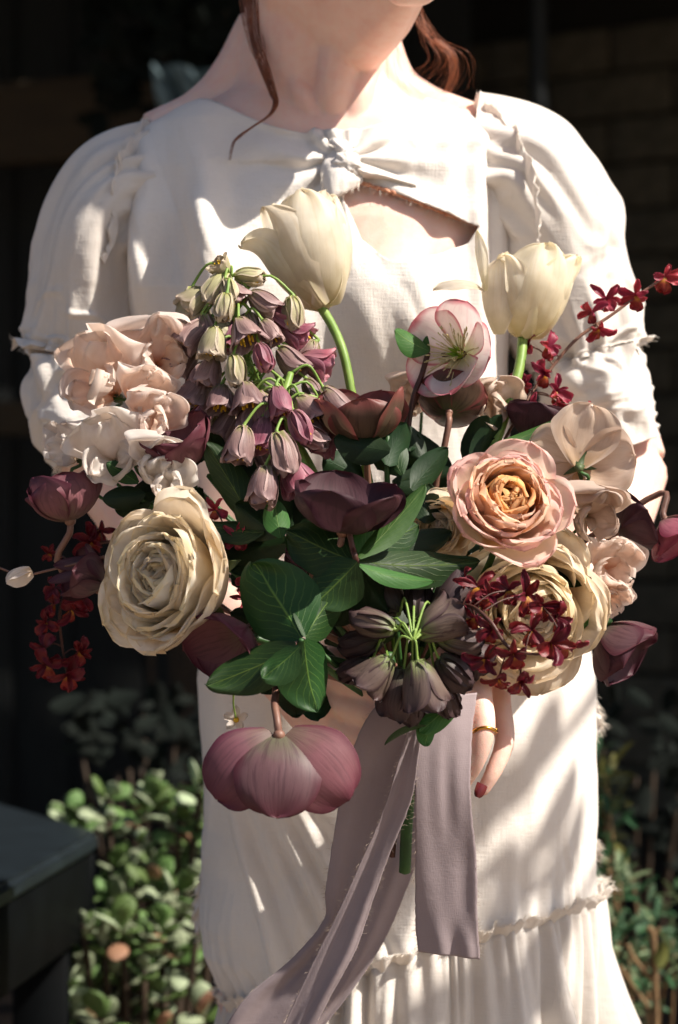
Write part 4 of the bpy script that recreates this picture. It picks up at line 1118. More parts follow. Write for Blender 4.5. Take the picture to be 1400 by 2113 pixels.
# ---- hellebores
STAM = None
def stamen_mesh(R, seed, n=70):
    mb = MB(); r = random.Random(seed)
    for k in range(n):
        a = r.random() * 6.283; ln = R * r.uniform(.36, .68); lean = math.radians(r.uniform(18, 62))
        d = Vector((math.cos(a) * math.sin(lean), math.sin(a) * math.sin(lean), math.cos(lean)))
        mid = d * ln * .55 + Vector((0, 0, ln * .10))
        mb.add(*tube([d * R * .05, mid, d * ln], [R * .009, R * .008, R * .007], 4, 5))
        mb.add(*tube([d * ln * .98, d * (ln + R * .05)], [R * .013, R * .011], 5, 3))
    return mb.mesh('stamens')
def hellebore(label, centre, axis, R, mat, opn=(78, 40), seed=0, stem=True, roll=0.0, cup=.75, wide=.70, stam=True, n=5, smat=None, via=None, ang=None, group=None, mats=None, stempts=None, ruff=.03, ptip=.45, rad=.03, tilts=None, hint=(0, 0, 1)):
    ax = Vector(axis).normalized(); base = Vector(centre) - ax * R * .25
    root = thing('hellebore', label, 'hellebore', base, group)
    Rm = frame(ax, hint); r = random.Random(seed)
    for k in range(n):
        me = petal_mesh('petal', R * r.uniform(1.0, 1.10), R * wide * r.uniform(.95, 1.08), opn[0] + r.uniform(-4, 4), opn[1] + r.uniform(-8, 8), cup, .28, .58, ptip, r.uniform(-12, 8), R * ruff, 1.8, seed * 7 + k, 18, 15, .85, crv=.04)
        put(root, 'petal', me, (mats[k] if mats else mat), Rm, roll + (ang[k] if ang else k * 2 * math.pi / n) + r.uniform(-.06, .06), tilts[k] if tilts else 0, (0, 0, .002 * (k % 2)), 1.0, R * rad)
    if stam:
        link('stamens', stamen_mesh(R, seed), root, M_stamen, Rm)
        mb = MB()
        for k in range(7):
            a = k * .9; d = Vector((math.cos(a) * .35, math.sin(a) * .35, 1)).normalized()
            mb.add(*tube([d * R * .02, d * R * .22, d * R * .36], [R * .045, R * .04, R * .015], 7, 6))
        link('pistil', mb.mesh('pistil'), root, M_pistil, Rm)
    link('receptacle', ball_mesh('receptacle', R * .10, 2), root, smat or M_stem_mv)
    if stempts: stem_obj(root, stempts, [.0026] * len(stempts), smat or M_stem_mv)
    elif stem: stem_to_bind(root, base - ax * R * .05, smat or M_stem_mv, .0024, via=via or (base - ax * R * .9 + Vector((0, .015, -.01))))
    return root
hellebore('open pink hellebore with green and yellow stamens below the right tulip', P(940, 728, -.245), (-.58, -.80, .16), S(116, -.245), M_hel_pink, (80, 42), 2, roll=.25, ang=[-.72, .75, 2.05, 3.2, 4.35], stempts=[P(930, 735, -.235), P(888, 735, -.225), P(866, 800, -.23), P(838, 890, -.235), P(830, 1100, -.235), P(838, 1490, -.222)], smat=M_stem_dk, wide=.62)
hellebore('brown mauve hellebore with round petals in the middle of the bouquet top', P(752, 880, -.29), (-.10, -.16, 1), S(132, -.29), M_hel_olive, (86, -6), 4, roll=.06, cup=.5, wide=.62, stam=False, hint=(0, -1, 0), rad=.08)
hellebore('olive and mauve hellebore behind the pink one, seen from the back', P(930, 838, -.235), (.15, .75, .62), S(84, -.235), M_hel_olive, (75, 40), 5, stam=False, roll=.3, wide=.75)
hellebore('large dusky purple hellebore in the centre above the green leaves', P(712, 1062, -.37), (.12, -.22, .95), S(142, -.37), M_hel_dark, (88, 8), 6, stam=False, roll=0, cup=.55, wide=.64, ruff=.02, hint=(-.35, -1, 0), rad=.10)
hellebore('cup-shaped crimson mauve hellebore at the far left edge of the bouquet', P(138, 1045, -.27), (-.22, .10, .90), S(122, -.27), M_hel_rose2, (92, -22), 7, stam=False, roll=.3, cup=1.1, wide=.85)
hellebore('folded pink mauve hellebore left of the bell flowers', P(375, 935, -.285), (-.25, -.45, .75), S(118, -.285), M_hel_rose2, (70, 12), 8, stam=False, roll=.8, cup=1.0, wide=.7, ptip=.6)
hellebore('drooping mauve hellebore below the cream rose behind green leaves', P(488, 1318, -.345), (-.50, -.50, -.45), S(122, -.345), M_hel_rose2, (74, 18), 9, stam=False, roll=.2, cup=.9, wide=.75)
def nodding():
    hub = P(576, 1518, -.395); R = S(190, -.40)
    root = thing('hellebore', 'big nodding rose mauve hellebore hanging lowest, below the left hand', 'hellebore', hub)
    for k, (dx, dy, dz, ln, wd, mt, nx, b0) in enumerate(((-.03, -.34, -1, .98, .49, M_hel_mauve, 0, 44), (-.80, -.02, -.90, 1.0, .44, M_hel_rose2, -.35, 46), (.84, -.04, -.86, 1.06, .48, M_hel_rose2, .35, 46), (-.30, .55, -.85, .95, .5, M_hel_rose, -.6, 40), (.36, .50, -.85, .95, .5, M_hel_rose, .6, 40))):
        d = Vector((dx, dy, dz)).normalized(); front = dy < .2
        me = petal_mesh('petal', R * ln, R * wd, b0, -b0 * .70, .36, .34, .50, .36, 0, R * .022, 1.8, 61 + k, 24, 19, .9, crv=.05)
        M = frame(d, (nx, -1 if front else 1, -.15)); M.translation = Vector((dx * .004, dy * .004, 0)); link('petal', me, root, mt, M)
    link('receptacle', ball_mesh('receptacle', R * .07, 2), root, M_stem_mv)
    stem_obj(root, [hub, P(572, 1485, -.392), P(568, 1440, -.375), P(590, 1390, -.34), P(700, 1400, -.27), P(838, 1480, -.222)], [.0026] * 6, M_stem_mv)
nodding()
hellebore('mauve hellebore with pointed petals at lower right against the dark wall', P(1262, 1318, -.25), (.62, -.20, -.60), S(120, -.25), M_hel_mauve, (66, 14), 11, stam=False, roll=.5, cup=.85, wide=.68, ptip=.75, via=P(1180, 1270, -.24))
hellebore('blackish purple hellebore behind the pale sweet peas at right', P(1292, 1085, -.235), (.70, .10, .45), S(92, -.235), M_hel_dark, (80, 25), 12, stam=False, roll=.1, wide=.75, ptip=.6)
hellebore('crimson hellebore cut off by the right edge of the photo', P(1385, 1090, -.23), (.45, -.30, -.75), S(88, -.23), M_hel_rose, (72, 18), 13, stam=False, roll=.4, wide=.75)
hellebore('dark plum hellebore behind the peach rose under the red orchid spray', P(1105, 885, -.235), (.25, .25, .85), S(92, -.235), M_hel_dark, (80, 20), 14, stam=False, roll=.7, wide=.75, ptip=.6)
hellebore('grey mauve hellebore half hidden behind the left side of the cream rose', P(196, 1196, -.265), (-.75, -.15, .35), S(92, -.265), M_hel_mauve, (70, 10), 15, stam=False, roll=.9, wide=.62, ptip=.7)
hellebore('dark hellebore bud deep in the bouquet between leaves and cream rose', P(640, 1160, -.33), (-.2, -.6, .6), S(72, -.33), M_hel_mauve, (70, 4), 16, stam=False, roll=.9, wide=.7, ptip=.7)

# ---- sweet peas
def pea_meshes():
    return [dict(std=petal_mesh('standard_petal', .04, .030, 22, 66, -.35, .16, .62, .34, 30, .0084, 4.4, 100 + k, 24, 31, 1.1, notch=.16),
                 wing=petal_mesh('wing_petal', .0300, .0150, 4, 40, .5, .2, .62, .40, 34, .0062, 4.0, 110 + k, 16, 19, 1.0),
                 keel=petal_mesh('keel_petal', .0192, .0072, 0, 34, 1.7, .3, .6, .6, 0, .0008, 1.5, 120 + k, 10, 9, 1.0)) for k in range(4)]
PEAS = pea_meshes(); PEAMAT = {}
FLAT = None
def sweet_pea(label, centre, axis, up, R, mat, seed, stem=True, group=None, calyx_big=False):
    """axis: direction the bloom faces; up: side on which the standard stands"""
    ax = Vector(axis).normalized(); base = Vector(centre) - ax * R * .35
    root = thing('sweet_pea', label, 'sweet pea', base, group)
    Rm = frame(ax, up); r = random.Random(seed); v = PEAS[seed % 4]
    def cp(me):
        key = (me.name, mat.name)
        if key not in PEAMAT:
            c = me.copy(); c.materials.clear(); c.materials.append(mat); PEAMAT[key] = c
        return PEAMAT[key]
    if calyx_big:
        for k, (an, sc_, w_) in enumerate(((.15, 1.12, .62), (1.35, 1.0, .60), (-1.25, .98, .58), (2.55, .85, .5), (-2.45, .82, .5))):
            put(root, 'petal', petal_mesh('petal', R * sc_, R * w_, 66, 92, -.3, .2, .6, .4, -18, R * .07, 2.4, 140 + k, 18, 17), mat, Rm, an, 0, (0, 0, .0015 * k))
    if not calyx_big: put(root, 'standard_petal', cp(v['std']), None, Rm, r.uniform(-.1, .1), 0, scale=R / .04)
    if not calyx_big: put(root, 'wing_petal', cp(v['wing']), None, Rm, math.pi / 2 + r.uniform(-.2, .5), r.uniform(-.2, .3), scale=R / .04)
    if not calyx_big: put(root, 'wing_petal', cp(v['wing']), None, Rm, -math.pi / 2 - r.uniform(-.2, .5), r.uniform(-.2, .3), scale=R / .04)
    put(root, 'keel_petal', cp(v['keel']), None, Rm, math.pi, .2, scale=R / .04)
    for k in range(5):
        me = petal_mesh('calyx_tooth', R * (.34 if calyx_big else .22), R * .055, 35, 95 if calyx_big else 40, .6, .9, .1, .9, 0, 0, 1, k, 7, 5)
        put(root, 'calyx_tooth', me, M_calyx, Rm, k * 1.257 + .4, 0, (0, 0, -R * .06), 1.0, R * .02)
    link('calyx', ball_mesh('calyx', R * .085, 2, (1, 1, 1.5)), root, M_calyx, Rm @ Matrix.Translation((0, 0, -R * .06)))
    if stem: stem_to_bind(root, base - ax * R * .14, M_stem_gr, .0013, via=base - ax * R * .6 + Vector((0, .03, -.02)))
    return root
sweet_pea('peach sweet pea with a frilled standard reaching furthest left of the top row', P(206, 800, -.245), (-.45, -.65, .25), (-.1, .1, 1), S(142, -.245), M_pea_peach, 1)
sweet_pea('tall peach sweet pea standing highest at left beside the bell flowers', P(324, 748, -.245), (.10, -.85, .10), (.05, .1, 1), S(128, -.245), M_pea_peach, 2)
sweet_pea('small peach sweet pea right of the frilled one', P(290, 825, -.27), (.45, -.7, -.1), (.3, 0, 1), S(100, -.27), M_pea_peach, 3)
sweet_pea('white and peach sweet pea in the middle of the left cluster', P(316, 880, -.285), (.25, -.85, .2), (.2, .2, 1), S(96, -.285), M_pea_peach, 4)
sweet_pea('white sweet pea above the crimson hellebore at far left', P(232, 948, -.28), (-.15, -.9, .1), (-.3, .2, 1), S(122, -.28), M_pea_white, 5)
sweet_pea('white sweet pea with bent petals beside the folded mauve hellebore', P(322, 962, -.295), (.15, -.85, -.15), (.2, .1, 1), S(96, -.295), M_pea_white, 6)
sweet_pea('small white sweet pea petals peeking out at far left above the hellebore', P(138, 935, -.255), (-.5, -.6, .3), (-.3, .2, 1), S(88, -.255), M_pea_white, 7)
sweet_pea('buff sweet pea seen from behind with a dark green star calyx', P(1196, 958, -.265), (.10, .93, .16), (.05, 0, 1), S(118, -.265), M_pea_buff, 9, calyx_big=True)
sweet_pea('buff sweet pea in front of the blackish hellebore at right', P(1222, 1072, -.275), (.20, -.80, -.20), (.1, 0, 1), S(108, -.275), M_pea_buff, 10)
sweet_pea('peach sweet pea with crumpled petals right of the buff rose', P(1262, 1180, -.25), (.40, -.75, -.1), (.2, .1, 1), S(100, -.25), M_pea_peach, 11)
sweet_pea('cream sweet pea below the right tulip stem', P(1022, 850, -.22), (.1, -.9, .05), (-.1, .2, 1), S(96, -.22), M_pea_buff, 12)
sweet_pea('pale sweet pea petals behind the dark hellebore stem in the top middle', P(860, 830, -.19), (-.15, -.9, .1), (0, .2, 1), S(84, -.19), M_pea_buff, 14)
sweet_pea('peach sweet pea low on the right side under the crumpled one', P(1250, 1235, -.245), (.3, -.7, -.5), (.6, 0, .6), S(74, -.245), M_pea_peach, 15)
sweet_pea('pale petals of a sweet pea above the cream rose at left', P(345, 1010, -.30), (.1, -.8, .2), (.1, 0, 1), S(88, -.30), M_pea_white, 16)

# ---- fritillaria (bells)
def bell_set(prefix, L, wide, flare):
    out = []
    for k in range(3):
        out.append(petal_mesh('petal', L, L * wide, 60 + 5 * k, flare - 8 + 11 * k, 1.0, .42, .62, .5, 2 + 9 * k, L * .05, 1.8, 200 + k, 11, 9, .55))
    return out
BELL = bell_set('b', .03, .37, -14); BELLMAT = {}
STG = None
def bell(root, at, attach, direction, L, mat, r, stamen=True, ped=.0011, pm=None):
    """one hanging bell: pedicel + six petals + stamens; parts named floret > petal"""
    d = Vector(direction).normalized(); o = Vector(root.location)
    top = Vector(at) - d * L * .5
    a = Vector(attach)
    mid = a.lerp(top, .55) + Vector((0, -.002, .35 * (a - top).length + .002))
    if (a - top).length < .004: a = top - d * .006 + Vector((0, .004, 0)); mid = a.lerp(top, .5)
    mb = MB()
    mb.add(*tube([a - o, mid - o, top - d * .002 - o, top + d * L * .05 - o], [ped, ped * .9, ped, ped * 1.9], 7, 14))
    fl = link('floret', mb.mesh('floret'), root, pm or M_stem)
    R = frame(d, (r.uniform(-1, 1), -1, .2)); bs = r.randrange(3); L *= r.uniform(.84, 1.12)
    for k in range(6):
        me = BELL[bs]; key = (me.name, mat.name)
        if key not in BELLMAT:
            c = me.copy(); c.materials.clear(); c.materials.append(mat); BELLMAT[key] = c
        M = Matrix.Translation(top - o) @ R @ Matrix.Rotation(k * math.pi / 3 + r.uniform(-.07, .07), 4, 'Z') @ Matrix.Translation((L * (.03 if k % 2 else .0), 0, 0)) @ Matrix.Rotation(r.uniform(-.10, .10), 4, 'Y') @ Matrix.Scale(L / .03 * r.uniform(.95, 1.05), 4)
        link('petal', BELLMAT[key], fl, None, M)
    if stamen:
        global STG
        if STG is None:
            mb = MB()
            for k in range(6):
                a_ = k * 1.047; q = Vector((math.cos(a_) * .16, math.sin(a_) * .16, .62))
                mb.add(*tube([Vector((0, 0, .1)), q * .6, q], [.012, .012, .012], 4, 4)); mb.add(*tube([q, q + Vector((0, 0, .16))], [.04, .03], 6, 4))
            STG = mb.mesh('anthers'); STG.materials.append(M_pollen)
        link('anthers', STG, fl, None, Matrix.Translation(top - o) @ R @ Matrix.Scale(L, 4))
def raceme(label, path, bells, seed, mats, stem_r=.0030, fill=0, fx=(0, 1), fy=(0, 1), fyd=(0, 1)):
    r = random.Random(seed)
    root = thing('fritillaria', label, 'fritillaria', path[-1])
    stem_obj(root, path, [stem_r * .7] + [stem_r] * (len(path) - 1), M_stem, n=10, samples=50)
    c = spline(path, 80)
    for (px, py, dx, dz, dy, size, mk, yo) in bells:
        yb = yo; at = P(px, py, yb); d = Vector((dx, dy, dz)).normalized()
        L = S(size * .96, yb); top = np.array(at - d * L * .5)
        i = int(np.argmin(np.linalg.norm(c - top - np.array([0, 0, .004]), axis=1)))
        bell(root, at, Vector(c[i]), d, L, mats[mk], r)
    for k in range(fill):
        px = r.uniform(*fx); py = r.uniform(*fy); yb = r.uniform(*fyd); at = P(px, py, yb); d = Vector((r.uniform(-.8, .8), r.uniform(-.5, .1), -1)).normalized(); L = S(r.uniform(66, 88), yb)
        top = np.array(at - d * L * .5); i = int(np.argmin(np.linalg.norm(c - top - np.array([0, 0, .004]), axis=1)))
        bell(root, at, Vector(c[i]), d, L, mats[r.choice([0, 0, 1, 2] if py > 700 else [0, 1, 1])], r)
    return root
FM = [M_frit, M_frit_green, M_frit_pink]
raceme('tall mauve and green bell flower spike in front of the chest', [P(470, 548, -.235), P(482, 620, -.24), P(498, 700, -.245), P(528, 780, -.255), P(575, 850, -.262), P(660, 1000, -.26), P(760, 1250, -.25), P(838, 1490, -.222)],
 [(455, 552, -.5, .5, -.3, 60, 1, -.24), (522, 572, 1, -.15, -.2, 82, 1, -.245), (474, 596, .3, -.8, -.5, 56, 1, -.255), (398, 622, -.7, -.6, -.2, 84, 1, -.24), (462, 640, -.15, -.9, -.35, 84, 1, -.27),
  (545, 625, .75, -.6, -.2, 78, 0, -.25), (585, 655, .85, -.5, -.2, 80, 2, -.245), (400, 690, -.7, -.65, -.2, 90, 0, -.25), (440, 712, -.1, -1, -.3, 88, 1, -.275), (505, 690, .3, -.9, -.4, 84, 0, -.275),
  (560, 690, .5, -.8, -.4, 80, 0, -.265), (618, 698, .85, -.45, -.2, 88, 2, -.245), (378, 748, -.7, -.7, 0, 80, 0, -.235), (430, 772, -.3, -.95, -.2, 88, 0, -.265), (487, 770, .1, -1, -.35, 88, 1, -.285), (405, 812, -.4, -.9, -.1, 84, 0, -.25),
  (455, 832, -.1, -1, -.3, 86, 0, -.28), (410, 868, -.35, -.9, -.2, 74, 2, -.262), (512, 826, .15, -1, -.3, 88, 0, -.29), (660, 752, .92, -.35, -.1, 92, 2, -.25), (600, 745, .6, -.75, -.3, 80, 0, -.262), (650, 815, .5, -.85, -.2, 84, 0, -.262), (545, 740, .3, -.9, -.4, 78, 2, -.285)], 5, FM, .003, 16, (395, 640), (590, 860), (-.25, -.225))
raceme('lower dusky bell flower spike above the purple hellebore', [P(600, 770, -.275), P(588, 820, -.285), P(598, 880, -.295), P(625, 960, -.30), P(660, 1050, -.295), P(760, 1300, -.26), P(838, 1490, -.222)],
 [(578, 838, .15, -.95, -.35, 94, 2, -.305), (512, 868, -.4, -.9, -.2, 84, 0, -.285), (496, 925, -.2, -1, -.25, 104, 0, -.315), (585, 935, .25, -.9, -.3, 100, 0, -.325), (652, 905, .9, -.45, -.25, 98, 0, -.31), (545, 1008, -.1, -1, -.3, 104, 0, -.33),
  (640, 850, .5, -.8, -.2, 84, 0, -.29), (610, 985, .4, -.9, -.2, 84, 2, -.315), (690, 832, .55, -.8, 0, 86, 0, -.27), (465, 880, -.5, -.85, 0, 82, 0, -.27), (545, 900, 0, -1, -.2, 86, 2, -.30), (700, 880, .7, -.7, 0, 78, 0, -.27), (620, 880, .4, -.9, -.3, 80, 2, -.315)], 8, FM, .0034, 8, (480, 700), (800, 960), (-.285, -.26))
# nodding head seen end-on
def umbel():
    hub = P(853, 1322, -.385); r = random.Random(4)
    root = thing('fritillaria', 'grey brown bell flower head seen from its tip, hanging over the ribbon', 'fritillaria', P(838, 1490, -.222))
    stem_obj(root, [hub + Vector((0, -.004, .002)), hub + Vector((0, .03, .004)), P(846, 1360, -.30), P(838, 1440, -.24), P(838, 1490, -.222)], [.0022, .003, .003, .003, .003], M_stem_gr)
    for (px, py, size, y, dy, mk) in ((768, 1286, 96, -.372, .25, 0), (905, 1288, 96, -.372, .35, 0), (952, 1322, 100, -.365, .3, 0), (772, 1398, 104, -.375, .2, 0), (872, 1420, 116, -.385, .15, 0), (945, 1395, 112, -.362, .35, 1), (935, 1240, 100, -.345, .6, 1), (862, 1238, 96, -.34, .7, 1), (822, 1425, 100, -.362, .4, 1), (730, 1385, 96, -.345, .5, 1), (800, 1235, 84, -.335, .6, 1), (920, 1440, 90, -.345, .5, 1), (748, 1330, 88, -.348, .5, 1), (980, 1360, 88, -.345, .5, 1), (850, 1462, 92, -.35, .4, 1)):
        at = P(px, py, y); d = (at - hub); d.y = 0; d = d.normalized() + Vector((0, dy, -.15)); d.normalize()
        bell(root, at, hub, d, S(size * 1.04, y), M_frit_grey if mk == 0 else M_frit_dk, r, mk == 1, .0009, M_stem)
    # crown of small bracts at the hub
    for k in range(9):
        me = petal_mesh('bract', .011, .0011, 20, 60, .3, .9, .1, .8, 0, 0, 1, k, 6, 5)
        put(root, 'bract', me, M_stem, frame((0, -1, .1), (1, 0, 0)), k * .7 + r.random(), 0, hub - root.location if False else (0, 0, 0))
        root.children[-1].matrix_basis = Matrix.Translation(hub - root.location) @ root.children[-1].matrix_basis
M_frit_dk = petal_mat('plum_fritillaria_petal', C('#4c4a38'), C('#4a3a3a'), C('#443234'), C('#36262a'), C('#2e2226'), .6, .14, .5, 24, mott=.15)
umbel()

# ---- red orchid sprays
def orchid_parts():
    return dict(pet=[petal_mesh('petal', .013, .0024 + .0008 * k, 50 + 10 * k, 95 + 12 * k, .8, .25, .62, .5, 25, .0013, 2, 300 + k, 9, 7) for k in range(3)],
                lip=petal_mesh('lip', .0124, .0055, 55, 120, -.5, .18, .72, .35, 20, .0016, 3, 310, 11, 11, notch=.25))
ORC = orchid_parts(); ORCM = {}
def spray(label, path, florets, seed, mat, stem_mat=None):
    r = random.Random(seed)
    root = thing('orchid_spray', label, 'orchid', path[-1])
    o = Vector(root.location)
    stem_obj(root, path, [.0007, .0010] + [.0013] * (len(path) - 2), stem_mat or M_stem_dk, n=7, samples=60)
    c = spline(path, 120)
    for (px, py, y, size, ax) in florets:
        at = P(px, py, y); d = (Vector(ax) + Vector((r.uniform(-.35, .35), r.uniform(-.2, .2), r.uniform(-.35, .35)))).normalized(); R_ = S(size, y) * .5
        i = int(np.argmin(np.linalg.norm(c - np.array(at), axis=1)))
        a = Vector(c[i]); m = a.lerp(at, .5) + Vector((0, 0, .003))
        v, f = tube([a - o, m - o, at - d * R_ * .05 - o], [.0006, .0006, .0009], 6, 8)
        fl = link('floret', mesh_from('floret', v, f), root, stem_mat or M_stem_dk)
        Rm = Matrix.Translation(at - o) @ frame(d, (r.uniform(-.4, .4), 0, 1))
        for k in range(5):
            me = ORC['pet'][r.randrange(3)]; key = (me.name, mat.name)
            if key not in ORCM:
                q = me.copy(); q.materials.clear(); q.materials.append(mat); ORCM[key] = q
            link('petal', ORCM[key], fl, None, Rm @ Matrix.Rotation(k * 1.15 - 2.3 + r.uniform(-.2, .2), 4, 'Z') @ Matrix.Rotation(r.uniform(-.7, .35), 4, 'Y') @ Matrix.Rotation(r.uniform(-.6, .6), 4, 'Z') @ Matrix.Scale(R_ / .013 * r.uniform(.65, 1.2), 4))
        if 'lip' not in ORCM: ORC['lip'].materials.append(M_lip); ORCM['lip'] = ORC['lip']
        link('lip', ORC['lip'], fl, None, Rm @ Matrix.Rotation(math.pi + r.uniform(-.2, .2), 4, 'Z') @ Matrix.Scale(R_ / .013 * r.uniform(.75, 1.0), 4))
    return root
spray('red orchid spray coloured as sunlit reaching past the right sleeve into the dark', [P(1392, 560, -.17), P(1330, 600, -.175), P(1262, 650, -.18), P(1190, 700, -.185), P(1130, 770, -.19), P(1085, 830, -.2), P(1000, 1000, -.23), P(900, 1300, -.235), P(838, 1490, -.222)],
 [(1372, 572, -.172, 78, (.1, -.9, .1)), (1314, 610, -.178, 74, (-.1, -.9, -.2)), (1252, 618, -.18, 80, (-.1, -.8, .4)), (1222, 645, -.19, 74, (-.5, -.8, .1)), (1236, 676, -.19, 74, (.1, -.9, -.4)), (1130, 715, -.195, 74, (.3, -.8, .3)), (1092, 712, -.19, 58, (-.6, -.7, .3)), (1126, 772, -.20, 76, (0, -.9, 0)), (1148, 806, -.205, 78, (.2, -.9, -.2)), (1082, 790, -.20, 66, (-.5, -.8, .1)), (1095, 840, -.21, 62, (-.2, -.9, -.2)), (1190, 850, -.21, 84, (.4, -.6, -.6)), (1152, 830, -.208, 60, (.3, -.8, -.5))], 3, M_orchid_lit, M_stem_mv)
spray('dark red orchid spray lying over the buff rose at lower right', [P(1170, 1330, -.40), P(1110, 1350, -.405), P(1050, 1335, -.40), P(1010, 1280, -.395), P(960, 1250, -.37), P(900, 1300, -.30), P(850, 1420, -.25), P(838, 1490, -.222)],
 [(1138, 1326, -.408, 104, (.3, -.9, -.1)), (1172, 1330, -.398, 84, (.6, -.7, -.3)), (1085, 1230, -.372, 96, (-.1, -.9, .3)), (1050, 1218, -.37, 80, (-.4, -.8, .3)), (1120, 1250, -.38, 88, (.4, -.8, .2)), (1148, 1275, -.38, 80, (.6, -.7, .2)), (1098, 1300, -.395, 96, (.1, -.9, 0)), (1060, 1350, -.40, 84, (0, -.9, -.2)), (1015, 1300, -.39, 80, (-.4, -.8, 0)), (1002, 1360, -.385, 84, (-.4, -.8, -.3)), (1030, 1400, -.385, 90, (-.1, -.7, -.6)), (1075, 1405, -.385, 88, (.3, -.7, -.6)), (985, 1210, -.36, 88, (-.5, -.7, .4)), (1010, 1230, -.37, 74, (-.2, -.9, .2)), (960, 1195, -.35, 70, (-.3, -.7, .5)), (980, 1275, -.375, 66, (-.5, -.8, 0))], 6, M_orchid)
spray('red orchid spray hanging in the dark below the left hellebore', [P(140, 1400, -.17), P(128, 1330, -.17), P(124, 1260, -.175), P(150, 1200, -.18), P(205, 1120, -.19), P(330, 1160, -.2), P(600, 1350, -.21), P(838, 1490, -.222)],
 [(140, 1392, -.175, 84, (.2, -.8, -.5)), (95, 1372, -.17, 84, (-.3, -.9, -.2)), (165, 1345, -.17, 78, (.5, -.8, 0)), (92, 1338, -.17, 70, (-.4, -.8, .2)), (112, 1246, -.175, 78, (-.3, -.9, .1)), (148, 1258, -.178, 82, (.1, -.9, -.2)), (112, 1215, -.175, 70, (-.3, -.8, .3)), (96, 1285, -.172, 62, (-.5, -.8, 0)), (165, 1228, -.18, 76, (.3, -.8, .2)), (192, 1118, -.19, 86, (.1, -.9, .2)), (205, 1095, -.19, 74, (.3, -.8, .3)), (104, 1142, -.175, 44, (-.2, -.9, .2)), (140, 1180, -.178, 60, (0, -.9, 0))], 12, M_orchid)
spray('few red orchid blooms glimpsed between the cream rose and the leaves', [P(470, 1110, -.31), P(520, 1130, -.30), P(600, 1200, -.28), P(838, 1490, -.222)],
 [(490, 1112, -.315, 70, (.1, -.9, .1)), (444, 1052, -.30, 56, (-.1, -.9, .1)), (515, 1205, -.30, 66, (0, -.9, 0)), (505, 1235, -.30, 60, (0, -.9, -.2))], 17, M_orchid_lit)

# ---- leaves
def leaf(root, base, tip, width, nh, mat, bend=14, fold=.25, cup=.5, b=.15, um=.45, p=.62, ruff=.03, seed=0, name='leaf', curl=0, nu=18, nv=13):
    base, tip = Vector(base), Vector(tip); d = tip - base; L = d.length
    me = petal_mesh(name, L * 1.03, width * .5, -bend, bend, cup, b, um, p, curl, width * ruff, 1.6, seed, nu, nv, 1.0, fold=width * .5 * fold * .4)
    M = frame(d, nh); M.translation = base - Vector(root.location)
    return link(name, me, root, mat, M)
def sprig(label, bindpath, leaves, mat, smat=None, name='leaf_sprig', cat='leaves', r=.002):
    root = thing(name, label, cat, bindpath[-1])
    stem_obj(root, bindpath, [r] * len(bindpath), smat or M_stem_gr)
    for k, (bx, by, bY, tx, ty, tY, wpx, nh, mt) in enumerate(leaves):
        leaf(root, P(bx, by, bY), P(tx, ty, tY), S(wpx, bY), nh, mt or mat, seed=k + int(bx), bend=RNG.uniform(8, 22), fold=RNG.uniform(.2, .6), ruff=RNG.uniform(.02, .06))
    return root
bp = P(838, 1490, -.222)
sprig('broad dark green leaf whorl in front, left of the grey bell flowers', [P(622, 1322, -.392), P(625, 1335, -.37), P(700, 1400, -.29), bp],
      [(622, 1316, -.392, 520, 1160, -.375, 172, (-.35, -1, .35), None), (628, 1322, -.395, 655, 1466, -.38, 132, (.5, -1, .1), None), (630, 1316, -.392, 700, 1215, -.372, 104, (.6, -1, .3), None), (612, 1332, -.398, 428, 1412, -.385, 108, (-.1, -1, .55), None), (618, 1334, -.402, 540, 1398, -.405, 80, (0, -1, .8), None), (606, 1398, -.375, 612, 1478, -.36, 100, (-.1, -1, .05), M_leaf_dk)], M_leaf)
sprig('green leaf collar under the dusky purple hellebore', [P(718, 1085, -.37), P(728, 1130, -.372), P(738, 1165, -.372), P(770, 1280, -.31), bp],
      [(738, 1160, -.378, 652, 1246, -.375, 120, (.1, -1, .35), None), (738, 1160, -.376, 596, 1098, -.36, 118, (-.2, -1, .45), None), (742, 1152, -.376, 874, 1004, -.35, 62, (-.5, -1, .2), M_leaf_lt), (744, 1150, -.372, 800, 1052, -.355, 70, (.4, -1, .2), M_leaf_lt), (742, 1158, -.374, 988, 1160, -.345, 92, (.05, -1, .5), None), (742, 1166, -.378, 896, 1200, -.37, 46, (.2, -1, .8), M_leaf_lt), (740, 1170, -.372, 800, 1262, -.35, 100, (.4, -1, .2), M_leaf_dk), (744, 1140, -.36, 862, 1085, -.335, 84, (.2, -1, .4), M_leaf), (748, 1150, -.355, 930, 1100, -.325, 74, (.1, -1, .3), M_leaf_dk), (738, 1168, -.37, 690, 1290, -.345, 96, (-.3, -1, .2), M_leaf_dk), (736, 1150, -.365, 650, 1030, -.34, 80, (-.3, -1, .3), M_leaf)], M_leaf, M_stem_dk)
sprig('dark green leaves between the lower bell flowers and the cream rose', [P(560, 1090, -.31), P(620, 1180, -.30), P(740, 1350, -.26), bp],
      [(520, 1080, -.318, 424, 915, -.30, 74, (-.4, -1, .2), None), (545, 1098, -.322, 428, 1082, -.315, 62, (0, -1, .6), None), (575, 1105, -.325, 488, 1040, -.318, 76, (-.2, -1, .4), M_leaf_dk), (580, 1110, -.33, 566, 1030, -.325, 60, (.2, -1, .2), M_leaf_lt), (600, 1120, -.325, 440, 1130, -.30, 84, (0, -1, .3), M_leaf_dk), (560, 1100, -.30, 480, 1180, -.295, 80, (-.3, -1, 0), M_leaf_dk)], M_leaf)
